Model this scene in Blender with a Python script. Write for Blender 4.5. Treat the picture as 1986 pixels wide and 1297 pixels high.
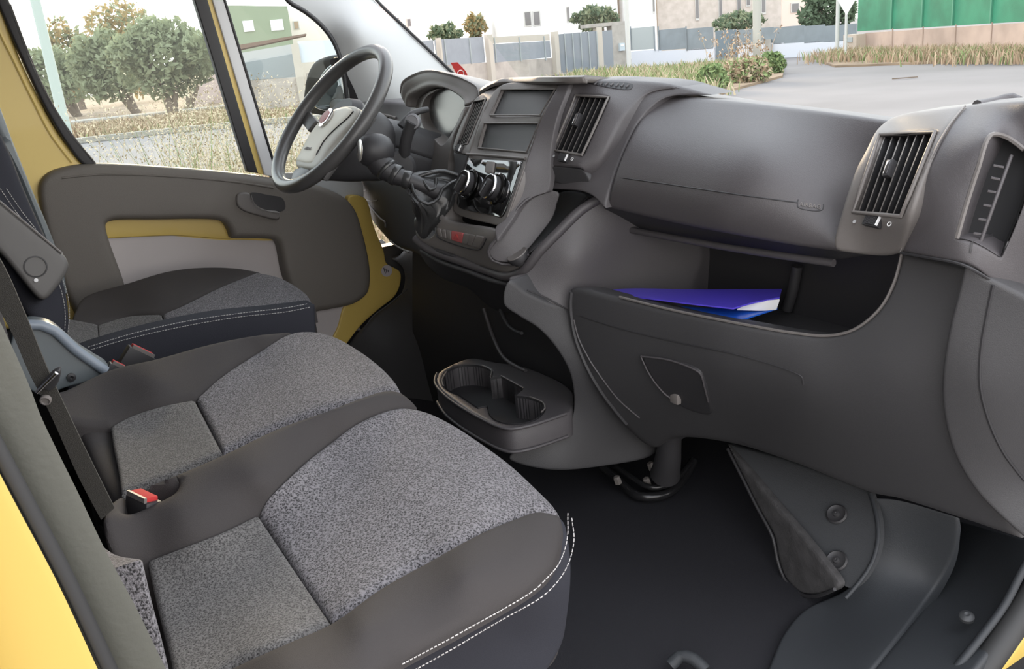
import bpy, bmesh, math, random
import numpy as np
from mathutils import Vector, Matrix
from mathutils.geometry import delaunay_2d_cdt
random.seed(7); rng = np.random.default_rng(7)
for o in list(bpy.data.objects): bpy.data.objects.remove(o)
SC = bpy.context.scene; COL = SC.collection
# ------------------------------------------------------------------ camera
# vehicle frame: x = across the cab (+x the open passenger door), y = forward, z = up, ground at z = 0
W, H, F = 1986, 1297, 1743.0
PHI, TH, RO = math.radians(30), math.radians(18), math.radians(5.4)
CAM = np.array([1.50, -.60, 1.65])
FW = np.array([-math.cos(PHI)*math.cos(TH), math.sin(PHI)*math.cos(TH), -math.sin(TH)])
_r = np.cross(FW, [0, 0, 1]); _r /= np.linalg.norm(_r); _u = np.cross(_r, FW)
RT = _r*math.cos(RO)-_u*math.sin(RO); UP = np.cross(RT, FW)
cd = bpy.data.cameras.new('camera'); cam = bpy.data.objects.new('camera', cd); COL.objects.link(cam)
cd.sensor_width = 36; cd.lens = 36*F/W; cd.clip_start = .05; cd.clip_end = 500
cam.matrix_world = Matrix(((RT[0], UP[0], -FW[0], CAM[0]), (RT[1], UP[1], -FW[1], CAM[1]), (RT[2], UP[2], -FW[2], CAM[2]), (0, 0, 0, 1)))
SC.camera = cam
# ------------------------------------------------------------------ light
wd = bpy.data.worlds.new('sky'); SC.world = wd; wd.use_nodes = True
nt = wd.node_tree; bg = nt.nodes['Background']
tc = nt.nodes.new('ShaderNodeTexCoord'); sx = nt.nodes.new('ShaderNodeSeparateXYZ'); cr = nt.nodes.new('ShaderNodeValToRGB')
nt.links.new(tc.outputs['Generated'], sx.inputs[0]); nt.links.new(sx.outputs['Z'], cr.inputs[0]); nt.links.new(cr.outputs[0], bg.inputs['Color'])
cr.color_ramp.elements[0].position = 0.0; cr.color_ramp.elements[0].color = (1, .94, .86, 1)
cr.color_ramp.elements[1].position = .6; cr.color_ramp.elements[1].color = (.78, .80, .86, 1)
e = cr.color_ramp.elements.new(.18); e.color = (.95, .93, .92, 1)
bg.inputs['Strength'].default_value = 2.0
sd = bpy.data.lights.new('low_sun', 'SUN'); sd.energy = 2.2; sd.angle = math.radians(14); sd.color = (1, .72, .45)
so = bpy.data.objects.new('low_sun', sd); COL.objects.link(so)
so.rotation_euler = Vector((-.93, .30, .21)).to_track_quat('Z', 'Y').to_euler()
vs = SC.view_settings; vs.view_transform = 'Standard'; vs.look = 'None'; vs.exposure = 0.9; vs.gamma = 1; vs.use_curve_mapping = False

# ------------------------------------------------------------------ measuring helpers
def ray(px, py): return FW+RT*((px-W/2)/F)-UP*((py-H/2)/F)
AX = {'x': 0, 'y': 1, 'z': 2}
def P(px, py, ax='x', v=0.0):
    r = ray(px, py)
    if ax == 'd': return CAM+r*v
    i = AX[ax]; return CAM+r*((v-CAM[i])/r[i])
def proj(p):
    v = np.asarray(p)-CAM; z = v@FW; return W/2+F*(v@RT)/z, H/2-F*(v@UP)/z
class Surf:
    """a smooth surface through measured points (px,py,axis,value)"""
    def __init__(s, ctl, smooth=0.0):
        c = np.array([(a[0]/1000., a[1]/1000.) for a in ctl]); q = []
        for a in ctl:
            p = P(*a); q.append(1/((p-CAM)@FW))
        q = np.array(q); n = len(c); s.c = c; s.tps = n > 3
        if not s.tps:
            s.a = np.linalg.solve(np.c_[np.ones(3), c], q)
        else:
            r = np.linalg.norm(c[:, None]-c[None], axis=2); K = s.k(r)+np.eye(n)*(smooth+1e-9)
            A = np.zeros((n+3, n+3)); A[:n, :n] = K; A[:n, n] = 1; A[:n, n+1:] = c; A[n, :n] = 1; A[n+1:, :n] = c.T
            w = np.linalg.solve(A, np.r_[q, 0, 0, 0]); s.w = w[:n]; s.a = w[n:]
    @staticmethod
    def k(r):
        return np.where(r > 1e-9, r*r*np.log(np.maximum(r, 1e-9)), 0)
    def t(s, px, py):
        x, y = px/1000., py/1000.; v = s.a[0]+s.a[1]*x+s.a[2]*y
        if s.tps: v = v+(s.w*s.k(np.hypot(s.c[:, 0]-x, s.c[:, 1]-y))).sum()
        return 1/v
    def __call__(s, px, py, off=0.0):
        p = CAM+ray(px, py)*s.t(px, py)
        if off: p = p+s.n(px, py)*off
        return p
    def n(s, px, py):
        e = 1.5; a = s(px+e, py)-s(px-e, py); b = s(px, py+e)-s(px, py-e); n = np.cross(b, a); n /= np.linalg.norm(n)
        return n if n@(CAM-s(px, py)) > 0 else -n
class Plane(Surf):
    def __init__(s, p, n): s.p = np.array(p, float); s.nn = np.array(n, float)/np.linalg.norm(n)
    def t(s, px, py): r = ray(px, py); return ((s.p-CAM)@s.nn)/(r@s.nn)

# ------------------------------------------------------------------ object helpers
def world_loc(o):
    l = Vector(o.location)
    while o.parent: o = o.parent; l = l+o.location
    return l
def mesh(name, V, Fc, mat, parent=None, smooth=True, sharp=None, mi=None, origin=None):
    V = np.asarray(V, float)
    if origin is None:
        lo, hi = V.min(0), V.max(0); origin = np.array([(lo[0]+hi[0])/2, (lo[1]+hi[1])/2, lo[2]])
    me = bpy.data.meshes.new(name); me.from_pydata([tuple(v) for v in V-origin], [], Fc)
    me.validate()
    for m in (mat if isinstance(mat, (list, tuple)) else [mat]): me.materials.append(m)
    if mi is not None and len(mi) == len(me.polygons): me.polygons.foreach_set('material_index', mi)
    if smooth: me.polygons.foreach_set('use_smooth', [True]*len(me.polygons))
    me.update()
    o = bpy.data.objects.new(name, me); COL.objects.link(o)
    loc = Vector(origin)
    if parent is not None: o.parent = parent; loc = loc-world_loc(parent)
    o.location = loc
    if smooth:
        bm = bmesh.new(); bm.from_mesh(me); bmesh.ops.recalc_face_normals(bm, faces=bm.faces)
        ang = math.radians(sharp if sharp else 38)
        for ed in bm.edges:
            if len(ed.link_faces) == 2 and ed.calc_face_angle(0) > ang: ed.smooth = False
        bm.to_mesh(me); bm.free()
    return o
def tag(o, label=None, cat=None, group=None, kind=None):
    if label: o['label'] = label
    if cat: o['category'] = cat
    if group: o['group'] = group
    if kind: o['kind'] = kind
    return o
def thing(name, loc, label=None, cat=None, group=None, kind=None):
    o = bpy.data.objects.new(name, None); COL.objects.link(o); o.location = Vector(loc); o.empty_display_size = .05
    return tag(o, label, cat, group, kind)
def curve2(pts, closed=True, step=6.0):
    """smooth 2-D/3-D curve through points; a point tuple ending in 's' is a sharp corner"""
    sh = [isinstance(p[-1], str) for p in pts]; A = [np.array(p[:-1] if s else p, float) for p, s in zip(pts, sh)]
    n = len(A); out = []; m = n if closed else n-1
    for i in range(m):
        p1, p2 = A[i], A[(i+1) % n]
        p0 = A[i-1] if (closed or i > 0) else p1; p3 = A[(i+2) % n] if (closed or i+2 < n) else p2
        if sh[i]: p0 = p1-(p2-p1)
        if sh[(i+1) % n]: p3 = p2+(p2-p1)
        L = np.linalg.norm(p2-p1); k = max(1, int(math.ceil(L/step)))
        d0, d1, d2 = (max(np.linalg.norm(a-b), 1e-6)**.5 for a, b in ((p1, p0), (p2, p1), (p3, p2)))
        m1 = (p2-p1)-0*p1 if False else d1*((p1-p0)/d0-(p2-p0)/(d0+d1)+(p2-p1)/d1)
        m2 = d1*((p2-p1)/d1-(p3-p1)/(d1+d2)+(p3-p2)/d2)
        for j in range(k):
            t = j/k; out.append((2*t**3-3*t**2+1)*p1+(t**3-2*t*t+t)*m1+(-2*t**3+3*t*t)*p2+(t**3-t*t)*m2)
    if not closed: out.append(A[-1])
    return np.array(out)
def inside(poly, pts):
    x, y = pts[:, 0][:, None], pts[:, 1][:, None]; a = poly; b = np.roll(poly, -1, 0)
    c = ((a[:, 1][None] > y) != (b[:, 1][None] > y)) & (x < (b[:, 0]-a[:, 0])[None]*(y-a[:, 1][None])/np.where(np.abs(b[:, 1]-a[:, 1]) < 1e-9, 1e-9, b[:, 1]-a[:, 1])[None]+a[:, 0][None])
    return c.sum(1) % 2 == 1
def bdist(polys, pts):
    d = np.full(len(pts), 1e9)
    for a in polys:
        b = np.roll(a, -1, 0)
        for i in range(0, len(pts), 4000):
            p = pts[i:i+4000][:, None]; ab = (b-a)[None]; t = np.clip(((p-a[None])*ab).sum(2)/np.maximum((ab**2).sum(2), 1e-9), 0, 1)
            d[i:i+4000] = np.minimum(d[i:i+4000], np.linalg.norm(p-(a[None]+ab*t[..., None]), axis=2).min(1))
    return d
def tri(loops, g, rings=()):
    outer, holes = loops[0], loops[1:]
    lo, hi = outer.min(0), outer.max(0)
    gx, gy = np.meshgrid(np.arange(lo[0], hi[0], g), np.arange(lo[1], hi[1], g*.87)); gx = gx+(np.arange(gx.shape[0]) % 2)[:, None]*g/2
    pts = np.c_[gx.ravel(), gy.ravel()]
    keep = inside(outer, pts)
    for h in holes: keep &= ~inside(h, pts)
    pts = pts[keep]
    mr = max(rings) if rings else 0
    if len(pts): pts = pts[bdist(loops, pts) > mr+g*.45]
    extra = []
    for r in rings:
        for L in loops:
            tn = np.roll(L, -1, 0)-np.roll(L, 1, 0); tn /= np.maximum(np.linalg.norm(tn, axis=1), 1e-9)[:, None]; nn = np.c_[-tn[:, 1], tn[:, 0]]
            for s in (1, -1):
                q = L+nn*r*s; k = inside(outer, q)
                for h in holes: k &= ~inside(h, q)
                q = q[k]
                if len(q): q = q[bdist(loops, q) > r*.93]
                if len(q): extra.append(q)
    V = [Vector(p) for L in loops for p in L]; E = []; s = 0
    for L in loops:
        E += [(s+i, s+(i+1) % len(L)) for i in range(len(L))]; s += len(L)
    V += [Vector(p) for p in pts]
    for q in extra: V += [Vector(p) for p in q]
    ov, oe, of, _, _, _ = delaunay_2d_cdt(V, E, [], 0, 1e-3)
    ov = np.array([tuple(v) for v in ov]); of = [f for f in of if len(f) == 3]
    c = np.array([ov[list(f)].mean(0) for f in of]); k = inside(outer, c)
    for h in holes: k &= ~inside(h, c)
    return ov, [f for f, kk in zip(of, k) if kk]
def sheet(name, outline, surf, mat, parent=None, th=.01, r=0.0, vec=None, holes=(), g=14, step=6, off=0.0, depth=None, relief=None, label=None, sm=True):
    """a panel with the given outline lying on a measured surface, thickened, with rounded rim of radius r"""
    loops = [curve2(outline, True, step)]+[curve2(h, True, step) for h in holes]
    mid = loops[0].mean(0); tm = surf.t(*mid); mpp = tm/F
    rings = [r/mpp*k for k in (.12, .35, .7, 1.05)] if r else ()
    ov, tr = tri(loops, g, rings)
    P3 = np.array([surf(*p) for p in ov])
    if vec is None:
        nn = np.mean([surf.n(*p) for p in loops[0][::max(1, len(loops[0])//24)]], axis=0); vec = -nn/np.linalg.norm(nn)
    vec = np.array(vec, float); vec /= np.linalg.norm(vec)
    P3 = P3-vec*off
    if r:
        d = np.minimum(bdist(loops, ov)*mpp, r); dp = depth if depth else r
        P3 = P3+vec[None]*(dp*(1-np.sqrt(np.clip(1-((r-d)/r)**2, 0, 1))))[:, None]
    if relief: P3 = P3+vec[None]*np.array([relief(*p) for p in ov])[:, None]
    n = len(ov); B3 = P3+vec*th
    if r: # flat back
        B3 = np.array([surf(*p) for p in ov])-vec*off+vec*(th+(depth or r))
    cnt = {}
    for f in tr:
        for i in range(3):
            a, b = f[i], f[(i+1) % 3]; cnt[(a, b)] = 1
    bd = [(a, b) for (a, b) in cnt if (b, a) not in cnt]
    Fc = [tuple(f) for f in tr]+[tuple(n+i for i in reversed(f)) for f in tr]+[(b, a, n+a, n+b) for a, b in bd]
    o = mesh(name, np.r_[P3, B3], Fc, mat, parent, smooth=sm)
    if label: o['label'] = label
    return o
def tube(name, pts, rad, mat, parent=None, closed=False, n=10, smooth=True, step=.02, up=None, ry=None, raw=False):
    A = curve2([tuple(p) for p in pts], closed, step) if smooth and len(pts) > 2 else np.array([tuple(p) for p in pts], float)
    m = len(A); R = np.interp(np.linspace(0, 1, m), np.linspace(0, 1, len(rad)), rad) if hasattr(rad, '__len__') else np.full(m, rad)
    V = []; N = None
    for i in range(m):
        a = A[(i+1) % m if closed else min(i+1, m-1)]-A[(i-1) % m if closed else max(i-1, 0)]; a = a/max(np.linalg.norm(a), 1e-9)
        if up is not None: N = np.array(up, float); N = N-a*(N@a)
        elif N is None: N = np.array([0, 0, 1.]) if abs(a[2]) < .9 else np.array([1., 0, 0]); N = N-a*(N@a)
        else: N = N-a*(N@a)
        N = N/max(np.linalg.norm(N), 1e-9); Bn = np.cross(a, N); k = (ry/R[i] if ry else 1)
        for j in range(n):
            t = 2*math.pi*j/n; V.append(A[i]+R[i]*(math.cos(t)*N*k+math.sin(t)*Bn))
    Fc = []
    for i in range(m if closed else m-1):
        i2 = (i+1) % m
        for j in range(n): Fc.append((i*n+j, i*n+(j+1) % n, i2*n+(j+1) % n, i2*n+j))
    if not closed: Fc += [tuple(range(n))[::-1], tuple((m-1)*n+j for j in range(n))]
    if raw: return V, Fc
    return mesh(name, V, Fc, mat, parent, sharp=50)
def frame(n, hint=(0, 0, 1)):
    n = np.array(n, float); n /= np.linalg.norm(n); h = np.array(hint, float)
    if abs(h@n) > .95: h = np.array([1., 0, 0])
    u = np.cross(h, n); u /= np.linalg.norm(u); return u, np.cross(n, u), n
def lathe(name, o, axis, prof, mat, parent=None, n=28, sx=1.0, sy=1.0, hint=(0, 0, 1), raw=False):
    u, v, w = frame(axis, hint); o = np.array(o, float); V = []; Fc = []
    for r_, h_ in prof:
        for j in range(n):
            t = 2*math.pi*j/n; V.append(o+w*h_+r_*(sx*math.cos(t)*u+sy*math.sin(t)*v))
    for i in range(len(prof)-1):
        for j in range(n): Fc.append((i*n+j, i*n+(j+1) % n, (i+1)*n+(j+1) % n, (i+1)*n+j))
    Fc += [tuple(range(n))[::-1], tuple((len(prof)-1)*n+j for j in range(n))]
    if raw: return V, Fc
    return mesh(name, V, Fc, mat, parent)
def box(name, c, half, mat, parent=None, axes=None, bev=.0, raw=False):
    c = np.array(c, float); ax = np.eye(3) if axes is None else np.array(axes)
    bm = bmesh.new(); bmesh.ops.create_cube(bm, size=2)
    for v in bm.verts: v.co = Vector((v.co.x*half[0], v.co.y*half[1], v.co.z*half[2]))
    if bev: bmesh.ops.bevel(bm, geom=bm.edges[:], offset=bev, segments=2, affect='EDGES', profile=.6)
    bm.verts.index_update(); V = [c+ax[0]*v.co.x+ax[1]*v.co.y+ax[2]*v.co.z for v in bm.verts]; Fc = [tuple(v.index for v in f.verts) for f in bm.faces]; bm.free()
    if raw: return V, Fc
    return mesh(name, V, Fc, mat, parent, sharp=35)
class MB:
    def __init__(s): s.V = []; s.F = []; s.M = []
    def add(s, vf, mi=0):
        V, Fc = vf; k = len(s.V); s.V += [tuple(v) for v in V]; s.F += [tuple(k+i for i in f) for f in Fc]; s.M += [mi]*len(Fc); return s
    def box(s, c, half, axes=None, bev=0, mi=0): return s.add(box('', c, half, None, axes=axes, bev=bev, raw=True), mi)
    def tube(s, pts, rad, mi=0, **k): return s.add(tube('', pts, rad, None, raw=True, **k), mi)
    def lathe(s, o, a, prof, mi=0, **k): return s.add(lathe('', o, a, prof, None, raw=True, **k), mi)
    def build(s, name, mat, parent=None, smooth=True): return mesh(name, s.V, s.F, mat, parent, smooth=smooth, mi=s.M)
def loft(name, rows, mat, parent=None, th=0.0, vec=None, n=6, closed=False):
    """smooth surface through rows of 3-D points"""
    R = [curve2([tuple(p) for p in r], closed, 1e9) for r in rows]
    def dense(a, k, cl=False):
        m = len(a); out = []
        for i in range(m if cl else m-1):
            p1, p2 = a[i], a[(i+1) % m]; p0 = a[i-1] if cl or i > 0 else p1; p3 = a[(i+2) % m] if cl or i+2 < m else p2
            for j in range(k):
                t = j/k; out.append(.5*((2*p1)+(p2-p0)*t+(2*p0-5*p1+4*p2-p3)*t*t+(3*p1-p0-3*p2+p3)*t**3))
        if not cl: out.append(a[-1])
        return np.array(out)
    G = np.array([dense(np.array([tuple(p) for p in r], float), n, closed) for r in rows]); G = np.array([dense(G[:, j], n) for j in range(G.shape[1])])
    a, b = G.shape[:2]; V = G.reshape(-1, 3); Fc = []
    aa = a if closed else a-1
    for i in range(aa):
        for j in range(b-1): Fc.append((i*b+j, ((i+1) % a)*b+j, ((i+1) % a)*b+j+1, i*b+j+1))
    o = mesh(name, V, Fc, mat, parent, sharp=60)
    if th:
        md = o.modifiers.new('thickness', 'SOLIDIFY'); md.thickness = th; md.offset = 0
    return o
def words(name, body, o, u, v, size, mat, parent=None, ext=.0004, align='CENTER', bold=0):
    cu = bpy.data.curves.new(name, 'FONT'); cu.body = body; cu.size = size; cu.align_x = align; cu.align_y = 'CENTER'; cu.extrude = ext; cu.offset = bold; cu.resolution_u = 3
    t = bpy.data.objects.new('tmp', cu); COL.objects.link(t); bpy.context.view_layer.update()
    me = bpy.data.meshes.new_from_object(t.evaluated_get(bpy.context.evaluated_depsgraph_get()))
    u = np.array(u, float); u /= np.linalg.norm(u); v = np.array(v, float); v -= u*(u@v); v /= np.linalg.norm(v); w = np.cross(u, v); o = np.array(o, float)
    V = [o+u*c.co.x+v*c.co.y+w*c.co.z for c in me.vertices]; Fc = [tuple(p.vertices) for p in me.polygons]
    bpy.data.objects.remove(t); bpy.data.meshes.remove(me)
    return mesh(name, V, Fc, mat, parent, smooth=False)
def line_on(name, surf, pts, rad, mat, parent=None, off=.0, closed=False, step=8):
    A = curve2(pts, closed, step); return tube(name, [surf(*p, off) for p in A], rad, mat, parent, closed=closed, smooth=False, n=6)

# ------------------------------------------------------------------ materials
def mat(name, col, rough=.5, metal=0.0, bump=0.0, bscale=300.0, var=0.0, vscale=30.0, col2=None, spec=.5, coat=0.0, fac=None):
    m = bpy.data.materials.new(name); m.use_nodes = True; t = m.node_tree; b = t.nodes['Principled BSDF']
    b.inputs['Base Color'].default_value = (*col, 1); b.inputs['Roughness'].default_value = rough; b.inputs['Metallic'].default_value = metal
    b.inputs['Specular IOR Level'].default_value = spec; b.inputs['Coat Weight'].default_value = coat
    c = t.nodes.new('ShaderNodeTexCoord')
    if var or col2:
        n = t.nodes.new('ShaderNodeTexNoise'); n.inputs['Scale'].default_value = vscale; n.inputs['Detail'].default_value = 5; t.links.new(c.outputs['Object'], n.inputs['Vector'])
        r = t.nodes.new('ShaderNodeValToRGB'); r.color_ramp.elements[0].position = .35; r.color_ramp.elements[1].position = .65
        a = col if col2 else tuple(x*(1-var) for x in col); d = col2 if col2 else tuple(min(1, x*(1+var)) for x in col)
        r.color_ramp.elements[0].color = (*a, 1); r.color_ramp.elements[1].color = (*d, 1)
        t.links.new(n.outputs['Fac'], r.inputs[0]); t.links.new(r.outputs[0], b.inputs['Base Color'])
    if bump:
        n2 = t.nodes.new('ShaderNodeTexNoise'); n2.inputs['Scale'].default_value = bscale; n2.inputs['Detail'].default_value = 3; t.links.new(c.outputs['Object'], n2.inputs['Vector'])
        bp = t.nodes.new('ShaderNodeBump'); bp.inputs['Strength'].default_value = bump; bp.inputs['Distance'].default_value = .002
        t.links.new(n2.outputs['Fac'], bp.inputs['Height']); t.links.new(bp.outputs[0], b.inputs['Normal'])
    return m
def glass_mat(name, tint=(.9, .95, .95), refl=.06):
    m = bpy.data.materials.new(name); m.use_nodes = True; t = m.node_tree; t.nodes.clear()
    o = t.nodes.new('ShaderNodeOutputMaterial'); mx = t.nodes.new('ShaderNodeMixShader'); tr = t.nodes.new('ShaderNodeBsdfTransparent'); gl = t.nodes.new('ShaderNodeBsdfGlossy')
    tr.inputs[0].default_value = (*tint, 1); gl.inputs['Roughness'].default_value = .02; lw = t.nodes.new('ShaderNodeFresnel'); lw.inputs[0].default_value = 1.3
    t.links.new(lw.outputs[0], mx.inputs[0]); t.links.new(tr.outputs[0], mx.inputs[1]); t.links.new(gl.outputs[0], mx.inputs[2]); t.links.new(mx.outputs[0], o.inputs[0]); return m
def fabric(name, dark, light, scale=900.0, stretch=(1, 1, .5), bump=.6):
    m = bpy.data.materials.new(name); m.use_nodes = True; t = m.node_tree; b = t.nodes['Principled BSDF']; b.inputs['Roughness'].default_value = .9
    b.inputs['Sheen Weight'].default_value = .08; b.inputs['Specular IOR Level'].default_value = .25
    c = t.nodes.new('ShaderNodeTexCoord'); mp = t.nodes.new('ShaderNodeMapping'); mp.inputs['Scale'].default_value = stretch; mp.inputs['Rotation'].default_value = (0, 0, .3)
    t.links.new(c.outputs['Object'], mp.inputs['Vector'])
    n = t.nodes.new('ShaderNodeTexNoise'); n.inputs['Scale'].default_value = scale; n.inputs['Detail'].default_value = 2; n.inputs['Roughness'].default_value = .7
    v = t.nodes.new('ShaderNodeTexVoronoi'); v.inputs['Scale'].default_value = scale*.45
    t.links.new(mp.outputs[0], n.inputs['Vector']); t.links.new(mp.outputs[0], v.inputs['Vector'])
    mm = t.nodes.new('ShaderNodeMath'); mm.operation = 'MULTIPLY_ADD'; mm.inputs[1].default_value = .55; t.links.new(v.outputs['Distance'], mm.inputs[0]); t.links.new(n.outputs['Fac'], mm.inputs[2])
    r = t.nodes.new('ShaderNodeValToRGB'); r.color_ramp.elements[0].position = .58; r.color_ramp.elements[1].position = .90
    r.color_ramp.elements[0].color = (*dark, 1); r.color_ramp.elements[1].color = (*light, 1)
    t.links.new(mm.outputs[0], r.inputs[0]); t.links.new(r.outputs[0], b.inputs['Base Color'])
    bp = t.nodes.new('ShaderNodeBump'); bp.inputs['Strength'].default_value = bump; bp.inputs['Distance'].default_value = .002; t.links.new(mm.outputs[0], bp.inputs['Height']); t.links.new(bp.outputs[0], b.inputs['Normal'])
    return m
M = dict(
 dash=mat('dash_plastic', (.080, .074, .077), .42, bump=.25, bscale=900),
 dash2=mat('dash_plastic_hazed', (.15, .138, .13), .42, bump=.2, bscale=900),  # grey plastic with lens haze lightened into its base colour
 low=mat('lower_dash_plastic', (.050, .049, .051), .5, bump=.25, bscale=900),
 dark=mat('dark_plastic', (.032, .031, .033), .5),
 blank=mat('blanking_plate', (.05, .052, .055), .45),
 gloss=mat('piano_black', (.008, .008, .008), .05, coat=1),
 chrome=mat('chrome', (.8, .8, .82), .12, 1.0),
 rubber=mat('rubber_seal', (.03, .03, .03), .6),
 seal=mat('pillar_rubber', (.085, .085, .07), .6, bump=.2, bscale=200),
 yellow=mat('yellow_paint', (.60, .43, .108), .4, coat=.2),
 yellow2=mat('yellow_paint_brightened', (.88, .66, .21), .4, coat=.2),  # same body paint, brightened to stand for light on the door frame
 insert=fabric('grey_speckled_fabric', (.018, .017, .018), (.24, .228, .24), 820, (1, 1, .8), .9),
 insert2=fabric('grey_woven_fabric', (.035, .033, .032), (.17, .163, .158), 950, (1, 1, .8)),
 bolster=mat('dark_seat_cloth', (.052, .047, .046), .85, bump=.35, bscale=1200, spec=.2),
 skirt=mat('seat_side_cloth', (.036, .037, .046), .85, bump=.4, bscale=1200, spec=.2),
 thread=mat('pale_thread', (.50, .48, .46), .8),
 card=mat('door_card', (.15, .135, .118), .55, bump=.2, bscale=800),  # base raised and browned to carry the lens haze over the far door
 metal=mat('bare_grey_metal', (.50, .46, .45), .5, var=.04, vscale=4),
 pillar=mat('pale_grey_trim', (.47, .48, .48), .6),
 wheel=mat('steering_leather', (.085, .083, .082), .3, bump=.15, bscale=700),
 pad=mat('cream_hub_pad', (.82, .79, .68), .45),
 red=mat('red_plastic', (.50, .04, .04), .8, spec=.2),
 hazard=mat('hazard_red', (.42, .10, .10), .4),
 button=mat('button_plastic', (.17, .155, .145), .5),
 white=mat('white_print', (.85, .85, .85), .5),
 grey=mat('grey_print', (.4, .4, .4), .5),
 armrest=mat('armrest_plastic', (.13, .125, .12), .5),
 bluegrey=mat('blue_grey_plastic', (.13, .15, .16), .4),
 bluegrey2=mat('blue_grey_plastic_light', (.24, .28, .33), .35),
 belt=mat('belt_webbing', (.045, .042, .036), .75, bump=.5, bscale=1500),
 carpet=mat('cab_carpet', (.030, .030, .034), .95, bump=.6, bscale=900, spec=.1),
 mat_=mat('rubber_mat', (.028, .031, .035), .6, bump=.2, bscale=600),
 purple=mat('violet_folder', (.10, .07, .62), .3), blue=mat('blue_folder', (.02, .12, .62), .25), paper=mat('paper', (.75, .75, .76), .8),
 glass=glass_mat('window_glass'), cluster=mat('cluster_lens', (.065, .065, .063), .25, spec=.5),
 mirror=mat('mirror_glass', (.9, .9, .9), .03, 1.0),
 headliner=mat('headliner', (.42, .41, .40), .9),
)
# ================================================================== cab shell (setting)
def struct(o): o['kind'] = 'structure'; return o
struct(box('floor', (0, .0, .70), (.93, 1.0, .02), M['carpet']))
struct(box('ceiling', (0, -.45, 2.12), (.90, .75, .02), M['headliner']))
struct(box('wall_rear', (0, -1.02, 1.42), (.90, .02, .70), M['bolster']))
struct(box('wall_front', (0, .90, 1.05), (.90, .02, .36), M['carpet']))
# ================================================================== dashboard
D = thing('dashboard', (0, .5, .95), 'dark grey plastic dashboard running across the cab under the windscreen', 'dashboard')
m, m2, ml, mk = M['dash'], M['dash2'], M['low'], M['dark']
# carrying body behind the panels
MB().box((.0, .72, 1.17), (.86, .17, .20)).box((-.0, .74, 1.41), (.86, .16, .035)).build('inner_body', mk, D)
loft('dash_top', [[(-.87, .44, 1.475), (-.5, .50, 1.50), (-.2, .50, 1.54), (.1, .50, 1.545), (.3, .52, 1.525), (.6, .55, 1.485), (.87, .55, 1.48)],
                  [(-.87, .60, 1.47), (-.5, .62, 1.49), (-.2, .62, 1.53), (.1, .62, 1.53), (.3, .64, 1.505), (.6, .68, 1.465), (.87, .66, 1.46)],
                  [(-.87, .98, 1.40), (-.5, .98, 1.41), (-.2, .98, 1.42), (.1, .98, 1.42), (.3, .98, 1.41), (.6, .98, 1.40), (.87, .98, 1.40)]], m, D, th=.01)
# --- airbag cover (upper glovebox)
s_ab = Surf([(1290, 190, 'y', .47), (1500, 206, 'y', .50), (1722, 234, 'y', .51), (1232, 250, 'y', .392), (1470, 285, 'y', .405), (1690, 320, 'y', .485),
             (1195, 330, 'y', .338), (1430, 380, 'y', .352), (1650, 420, 'y', .445), (1172, 395, 'y', .328), (1400, 440, 'y', .35), (1625, 480, 'y', .41), (1172, 440, 'y', .35), (1400, 480, 'y', .375), (1620, 520, 'y', .43)])
ab = sheet('airbag_cover', [(1283, 190, 's'), (1340, 189), (1500, 205), (1640, 222), (1735, 236, 's'), (1712, 330), (1650, 492, 's'), (1500, 470), (1330, 438), (1172, 402, 's'), (1178, 385), (1198, 318), (1235, 240), (1262, 208)], s_ab, m, D, th=.05, r=.006, vec=(0, 1, -.1))
line_on('crease', s_ab, [(1208, 345), (1300, 358), (1450, 380), (1548, 393)], .0011, mk, ab)
line_on('badge_outline', s_ab, [(1548, 387), (1547, 401), (1595, 407), (1597, 396)], .0008, mk, ab)
o_ = s_ab(1571, 399, .001); words('badge_text', 'AIRBAG', o_, s_ab(1590, 402)-s_ab(1550, 396), s_ab(1571, 390)-s_ab(1570, 405), .0085, M['button'], ab)
sheet('airbag_underside', [(1170, 396, 's'), (1400, 436), (1690, 482, 's'), (1690, 494, 's'), (1600, 505), (1500, 496), (1330, 470), (1240, 450), (1168, 425, 's')], Surf([(1170, 396, 'y', .335), (1640, 478, 'y', .435), (1640, 520, 'y', .47), (1168, 430, 'y', .40)]), ml, D, th=.02, r=.004, vec=(0, 1, 0))
tube('shelf_top_edge', [P(1225, 446, 'y', .40), P(1400, 478, 'y', .415), P(1617, 510, 'y', .43)], .006, m, D)
# seam side panel between centre pod and airbag
s_sd = Surf([(1300, 172, 'y', .47), (1180, 385, 'y', .325), (1150, 360, 'y', .32), (1230, 200, 'y', .42), (1190, 300, 'y', .36), (1060, 345, 'y', .31)])
sheet('airbag_surround', [(1225, 178, 's'), (1300, 166), (1380, 184, 's'), (1292, 189), (1262, 207), (1235, 239), (1198, 317), (1176, 388), (1172, 404, 's'), (1150, 382), (1128, 372), (1050, 366, 's'), (1045, 330), (1090, 330), (1140, 300)], s_sd, m, D, th=.05, r=.004, vec=(0, 1, 0))
sheet('demister_rail', [(1305, 172, 's'), (1340, 178), (1420, 192), (1560, 207), (1730, 229, 's'), (1730, 236, 's'), (1560, 216), (1400, 203), (1300, 194, 's')], Surf([(1305, 172, 'y', .56), (1730, 229, 'y', .6), (1300, 194, 'y', .53)]), m, D, th=.02, vec=(0, .5, -1))

VOID = mat('vent_shade', (.008, .008, .009), .8)  # near-black stands in for shade inside vents and between slats
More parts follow.
